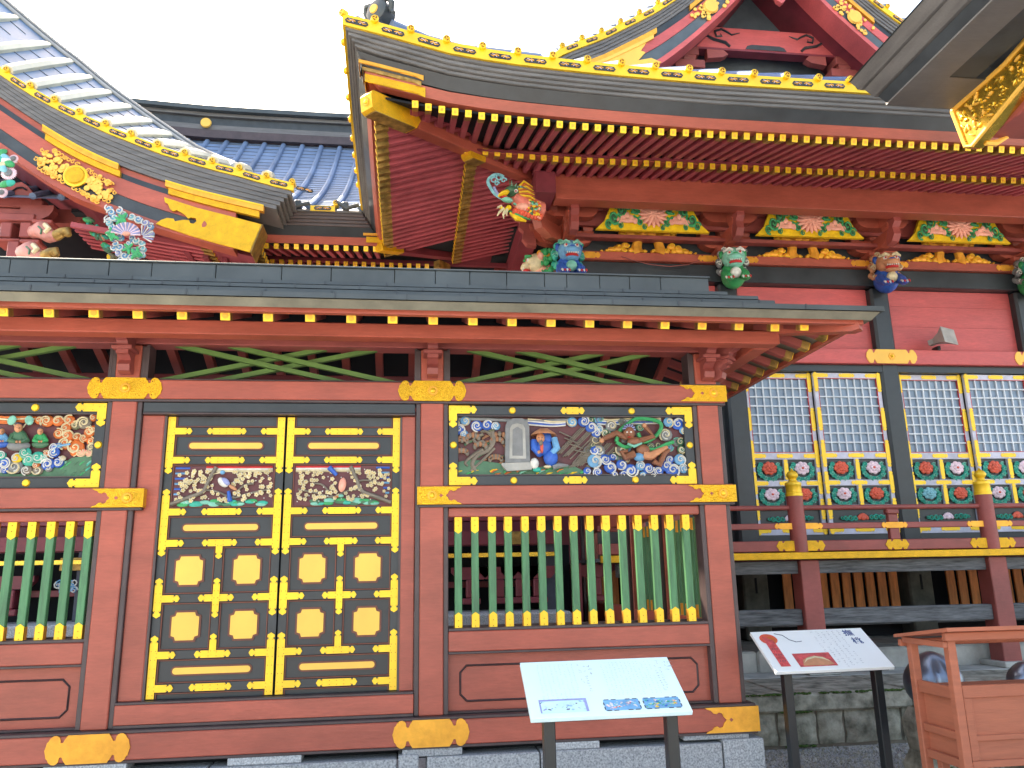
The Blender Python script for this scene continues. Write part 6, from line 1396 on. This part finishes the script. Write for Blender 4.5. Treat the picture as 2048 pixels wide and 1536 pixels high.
MB().box(4.402, 4.75, -.22, Y1, 4.70, 4.83, 'red_dull', .01).build('porch_beam', PR)
mb = MB(); mb.tube([(4.38, -.22, 4.655), (4.47, -.22, 4.66), (4.55, -.24, 4.70), (4.50, -.24, 4.74)], [.02, .028, .02, .008], 'gold_panel', 7); mb.build('gold_hook', PR, True)
MB().box(5.6, 7.2, -5.6, -5.4, 0, 6.4, 'red').build('porch_post', PR)
# =================================================================== information boards
def text(body, size, x, y, par, M, m='c_ink', name='lettering'):
    cu = bpy.data.curves.new('t', 'FONT'); cu.body = body; cu.size = size; cu.align_x = 'CENTER'; cu.align_y = 'CENTER'; cu.extrude = .0004; cu.offset = .0006
    t = bpy.data.objects.new('t', cu); me = bpy.data.meshes.new_from_object(t); me.name = name; bpy.data.objects.remove(t)
    me.transform(M @ Matrix.Translation((x, y, .0006))); me.materials.clear(); me.materials.append(MT[m])
    o = bpy.data.objects.new(name, me); COL.objects.link(o); o.parent = par; return o
def signboard(bl, br, tl, tr, lab, mw, kind, legs):
    # board frame: u along width, v up the slope; corners in world
    T = thing('information_board', lab, 'sign', 'information boards on black legs')
    bl, br, tl = Vector(bl), Vector(br), Vector(tl); U = (br-bl); w_ = U.length; U.normalize(); V = (tl-bl); h = V.length; V.normalize(); N = U.cross(V).normalized()
    M = Matrix(((U.x, V.x, N.x, bl.x), (U.y, V.y, N.y, bl.y), (U.z, V.z, N.z, bl.z), (0, 0, 0, 1)))
    mb = MB(); mb.T = M; mb.box(0, w_, 0, h, -.022, -.0005, mw, .002); mb.box(.02, w_-.02, .02, h-.02, -.04, -.0225, 'metal_black'); mb.build('board', T)
    for x, y in legs:
        mb = MB(); zt = bl.z+(y-bl.y)/max(.01, V.y)*V.z*1.0-.03; mb.box(x-.026, x+.026, y-.03, y+.03, 0, zt, 'metal_black', .004); mb.build('leg', T)
        mb = MB(); mb.box(x-.09, x+.09, y-.13, y+.13, 0.002, .012, 'metal_black', .003); mb.build('foot', T)
    def flat(pts, m, z=.0008, name='picture', par=T):
        mb = MB(); mb.add([M @ Vector((a, b, z)) for a, b in pts], [tuple(range(len(pts)))], m); return mb.build(name, par)
    def col(x, y0, y1, s, n=None, m='c_ink', r=.8):
        mb = MB(); y = y1
        while y > y0:
            if random.random() < r:
                for k in range(3):
                    a, b = x+random.uniform(-.5, .3)*s, y+random.uniform(-.4, .3)*s; L_ = s*random.uniform(.3, .8); t = s*.10
                    if random.random() < .6: q = [(a, b), (a+L_, b), (a+L_, b+t), (a, b+t)]
                    else: q = [(a, b), (a+t, b), (a+t, b+L_*.7), (a, b+L_*.7)]
                    mb.add([M @ Vector((p, q_, .0007)) for p, q_ in q], [(0, 1, 2, 3)], m)
            y -= s*1.45
        if mb.v: o_ = mb.build('text_column', T)
    return T, M, w_, h, flat, col
mat('ink_blue', (.03, .07, .22), .5, var=.05); mat('ink_pale', (.30, .42, .44), .6, var=.05); mat('print_blue', (.28, .50, .72), .5, var=.2, scale=20); mat('print_red', (.72, .10, .10), .5, var=.2, scale=30)
mat('print_pale', (.55, .80, .85), .5, var=.1, scale=12)
p = lambda a, b, y: W(a, b, y)
bl, br, tl, tr = W(1062, 1438, -1.63), W(1386, 1422, -1.63), W(1040, 1325, -1.30), W(1337, 1315, -1.30)
T, M, w_, h, flat, col = signboard(bl, br, tl, tr, 'pale bluish information board on black legs in front of the fence', 'white_board', 0, [(W(1097, 1450, -1.5).x, -1.5), (W(1341, 1440, -1.5).x, -1.5)])
for k in range(13): col(.40+k*.0195-.02, .12, h-.03, .0082, m='ink_pale', r=.85)
for k in range(9): col(.075+k*.0205, .11, h-.03, .0082, m='ink_pale', r=.85)
for x, a, b in ((.272, .17, h-.04), (.295, .13, h-.05), (.655, .16, h-.03), (.635, .13, h-.05)): col(x, a, b, .012, m='c_grey', r=.8)
col(.318, h-.12, h-.05, .018, m='c_grey', r=1); col(.69, h-.10, h-.04, .020, m='ink_pale', r=1); col(.71, h-.10, h-.045, .020, m='ink_pale', r=1)
def framed(x0, x1, y0, y1, m, dabs, fr='c_ink'):
    pc = flat([(x0, y0), (x1, y0), (x1, y1), (x0, y1)], m)
    for i in range(70 if dabs else 26):
        x, y = random.uniform(x0+.008, x1-.012), random.uniform(y0+.008, y1-.014); r = random.uniform(.003, .009)
        flat([(x+math.cos(k*1.05+i)*r, y+math.sin(k*1.05)*r*.7) for k in range(6)], random.choice(dabs or ['c_ink', 'print_blue', 'c_violet']), .0011+.00002*i, 'print', pc)
    if dabs:
        for k in range(5):
            if k == 2: continue
            a = lerp(x0, x1, k/5+.03); 
            for y in (y0-.003, y1-.001): flat([(a, y), (a+.022, y), (a+.022, y+.005), (a, y+.005)], 'c_ink', .0009, 'print', pc)
        for y in (y0+.006, y0+.034): 
            for x in (x0-.003, x1-.002): flat([(x, y), (x+.005, y), (x+.005, y+.018), (x, y+.018)], 'c_ink', .0009, 'print', pc)
framed(.048, .262, .03, .115, 'print_pale', None); 
flat([(.048, .104), (.262, .104), (.262, .115), (.048, .115)], 'c_violet', .001); flat([(.048, .03), (.055, .03), (.055, .104), (.048, .104)], 'c_violet', .001); flat([(.25, .03), (.262, .03), (.262, .104), (.25, .104)], 'c_violet', .001)
framed(.335, .495, .028, .095, 'c_sky', ['c_pink', 'c_ltpink', 'c_white', 'c_sky', 'c_aqua', 'c_redc'])
framed(.515, .68, .028, .095, 'c_sky', ['c_teal', 'c_aqua', 'c_mint', 'c_blue', 'c_white', 'c_yellow', 'c_green', 'c_pink'])
bl, br, tl = W(1552, 1344, -.40), W(1790, 1333, -.40), W(1500, 1264, -.05)
T2, M, w_, h, flat, col = signboard(bl, br, tl, None, 'white information board with red peach picture and two large characters, right of the fence', 'white_board2', 1, [(W(1572, 1350, -.27).x, -.27), (W(1752, 1345, -.27).x, -.27)])
text('撫', .07, w_-.12, h-.055, T2, M, 'ink_blue'); text('桃', .07, w_-.10, h-.14, T2, M, 'ink_blue')
for k in range(6): col(w_-.185-k*.036, .02, h-.03-.01*(k == 3), .0125, m='c_ink', r=.8)
pc = flat([(.175, .035), (.42, .035), (.42, .165), (.175, .165)], 'print_red')
flat([(.20, .045), (.22, .10), (.27, .13), (.33, .128), (.385, .095), (.405, .05), (.36, .042)], 'c_skin', .0011, 'print', pc); flat([(.215, .07), (.25, .115), (.31, .135), (.36, .12), (.395, .075), (.36, .10), (.31, .118), (.25, .10)], 'c_cream', .0013, 'print', pc)
pk = flat([(.09+.058*math.cos(k*.35), h-.085+.055*math.sin(k*.35)) for k in range(18)], 'c_coral'); flat([(.105+.030*math.cos(k*.35), h-.095+.034*math.sin(k*.35)) for k in range(18)], 'c_orange', .0012, 'print', pk)
tg = flat([(.055, .045), (.118, .045), (.118, h-.10), (.055, h-.05)], 'print_red', .0014)
for k in range(7): 
    for x in (.068, .085, .10): flat([(x, .065+k*.03), (x+.008, .065+k*.03), (x+.008, .073+k*.03), (x, .073+k*.03)], 'c_ink' if k % 2 else 'c_redc', .0017, 'print', tg)
mb = MB(); mb.T = M; mb.tube([(.15, h-.03, .001), (.20, h-.05, .001), (.225, h-.10, .001), (.26, h-.125, .001), (.30, h-.12, .001)], .0022, 'c_ink', 4); mb.build('print', pk)
# =================================================================== offering stand with a small roof
ST = thing('offering_stand', 'orange-red wooden offering stand with a small lean-to roof, legs on the gravel', 'stand')
xa, xb, ya, yb_ = 2.955, 4.05, -1.0, -.66
for x in (xa, xb):
    for y, zt in ((ya, 1.11), (yb_, 1.06)):
        MB().box(x-.022, x+.026, y-.0, y+.046, .36, zt, 'wood_red', .004).build('roof_post', ST)
for x in (xa+.045, xb-.03):
    for y in (ya+.06, yb_-.06): MB().box(x-.025, x+.025, y-.022, y+.022, 0, .44, 'wood_red', .004).build('leg', ST)
ybx = yb_+.045
fr = MB().box(xa+.03, xb-.0, ya+.015, ya+.03, .46, .84, 'wood_red'); fb = fr.build('front_panel', ST)
for z0, z1 in ((.79, .855), (.572, .60), (.44, .475)): MB().box(xa+.028, xb, ya+.001, ya+.0148, z0, z1, 'wood_red', .003).build('rail', ST)
MB().box(xa+.028, xa+.075, ya+.0012, ya+.0148, .476, .789, 'wood_red', .003).build('stile', ST); MB().box(xa+.57, xa+.61, ya+.0012, ya+.0148, .476, .789, 'wood_red', .003).build('stile', ST)
MB().box(xa+.02, xa+.032, ya+.05, yb_, .44, .84, 'wood_red').build('side_panel', ST)
for z0, z1 in ((.78, .845), (.572, .612), (.43, .475)): MB().box(xa-.008, xa+.0195, ya+.05, yb_-.001, z0, z1, 'wood_red', .003).build('rail', ST)
MB().box(xa+.03, xb, yb_+.02, yb_+.035, .46, .82, 'wood_red').build('back_panel', ST); MB().box(xa+.035, xb, ya+.035, yb_+.018, .74, .752, 'red_deep').build('tray', ST)
MB().box(xa+.033, xb, ya+.031, ya+.05, .84, .853, 'wood_red', .003).build('rim', ST)
mb = MB(); rp = [(ya-.10, 1.165), (ya-.10, 1.145), (yb_+.06, 1.080), (yb_+.06, 1.098)]; mb.prism(rp, xa-.085, xb+.1, 'wood_red', 'x'); mb.build('roof_board', ST)
MB().box(xa-.055, xb+.06, ya-.035, ya-.001, 1.09, 1.135, 'wood_red', .004).build('roof_beam', ST); MB().box(xa-.055, xb+.06, yb_+.047, yb_+.075, 1.03, 1.07, 'wood_red', .004).build('roof_beam', ST)
for x in (xa-.05, xb+.03): MB().box(x, x+.027, ya, yb_+.04, 1.052, 1.085, 'wood_red', .003).build('roof_beam', ST)
# =================================================================== polished metal peaches on rough stones
def peach(c, r, lab, ped):
    T = thing('metal_peach', lab, 'sculpture', 'metal peaches on stones')
    n, m = 40, 24; vs = []; fs = []
    for i in range(m+1):
        a = PI*i/m
        for j in range(n):
            b = 2*PI*j/n; rr = r*(1-.13*math.exp(-((min(abs(b-4.4), 2*PI-abs(b-4.4)))/.16)**2)*math.sin(a)**.5); z = math.cos(a)*r*.92+(r*.16*max(0, math.cos(a))**6)
            vs.append((c[0]+rr*math.sin(a)*math.cos(b), c[1]+rr*math.sin(a)*math.sin(b), c[2]+z))
    for i in range(m):
        for j in range(n): k = (j+1) % n; fs.append((i*n+j, (i+1)*n+j, (i+1)*n+k, i*n+k))
    mb = MB(); mb.add(vs, fs, 'steel'); mb.build('peach', T, True)
    rock_ = MB(); x0, x1, y0, y1, z1 = ped; secs = []
    for k in range(6):
        z = z1*k/5; g = .02*math.sin(k*2.1)+.03*(1-k/5); secs.append([(x0-g+random.uniform(-.01, .01), y0-g, z), ((x0+x1)/2, y0-g-.02+random.uniform(-.015, .015), z), (x1+g, y0-g, z), (x1+g+random.uniform(-.01, .01), y1+g, z), (x0-g, y1+g, z)])
    rock_.loft(secs, 'stone'); rock_.build('stone_base', T)
    mb = MB()
    for k in range(60): mb.ell((random.uniform(x0-.02, x1), y0-.03+random.uniform(-.015, .01), random.uniform(.0, z1*.8)), (.03, .012, .02), 'moss', 5, 4)
    q = mb.build('moss', T); q['kind'] = 'stuff'
c = W(1868, 1366, .45); peach((c.x, .45, c.z), .205, 'polished metal peach with a cleft on a mossy stone behind the offering stand', (c.x-.16, c.x+.16, .33, .6, c.z-.17))
c = W(2052, 1362, .55); peach((c.x, .55, c.z), .13, 'second metal peach, mostly hidden behind the offering stand at the right edge', (c.x-.14, c.x+.16, .42, .7, c.z-.15))
# =================================================================== loose gravel
mb = MB(); rnd = random.Random(3)
for i in range(15000):
    x = rnd.uniform(2.25, 4.9); y = rnd.uniform(.3, 1.62); r = rnd.uniform(.006, .016)
    if rnd.random() < .1: r *= 1.5
    a = rnd.uniform(0, 6.3); q = []
    for k in range(4): q.append((x+math.cos(a+k*1.57)*r*rnd.uniform(.7, 1.2), y+math.sin(a+k*1.57)*r*rnd.uniform(.7, 1.2), rnd.uniform(0, .003)))
    q.append((x+rnd.uniform(-.3, .3)*r, y+rnd.uniform(-.3, .3)*r, r*rnd.uniform(.6, 1.1)+.004))
    mb.add(q, [(0, 1, 4), (1, 2, 4), (2, 3, 4), (3, 0, 4)], ('gravel', 'stone_slab', 'granite', 'stone')[i % 4])
g_ = mb.build('gravel'); g_['kind'] = 'stuff'; g_['label'] = 'loose grey gravel in front of the stone platform'; g_['category'] = 'gravel'
mb = MB(); R_ = 600
mb.add([(-R_, -R_, 0), (R_, -R_, 0), (R_, R_, 0), (-R_, R_, 0)], [(0, 1, 2, 3)], 'gravel_ground')
g = mb.build('ground'); g['kind'] = 'structure'
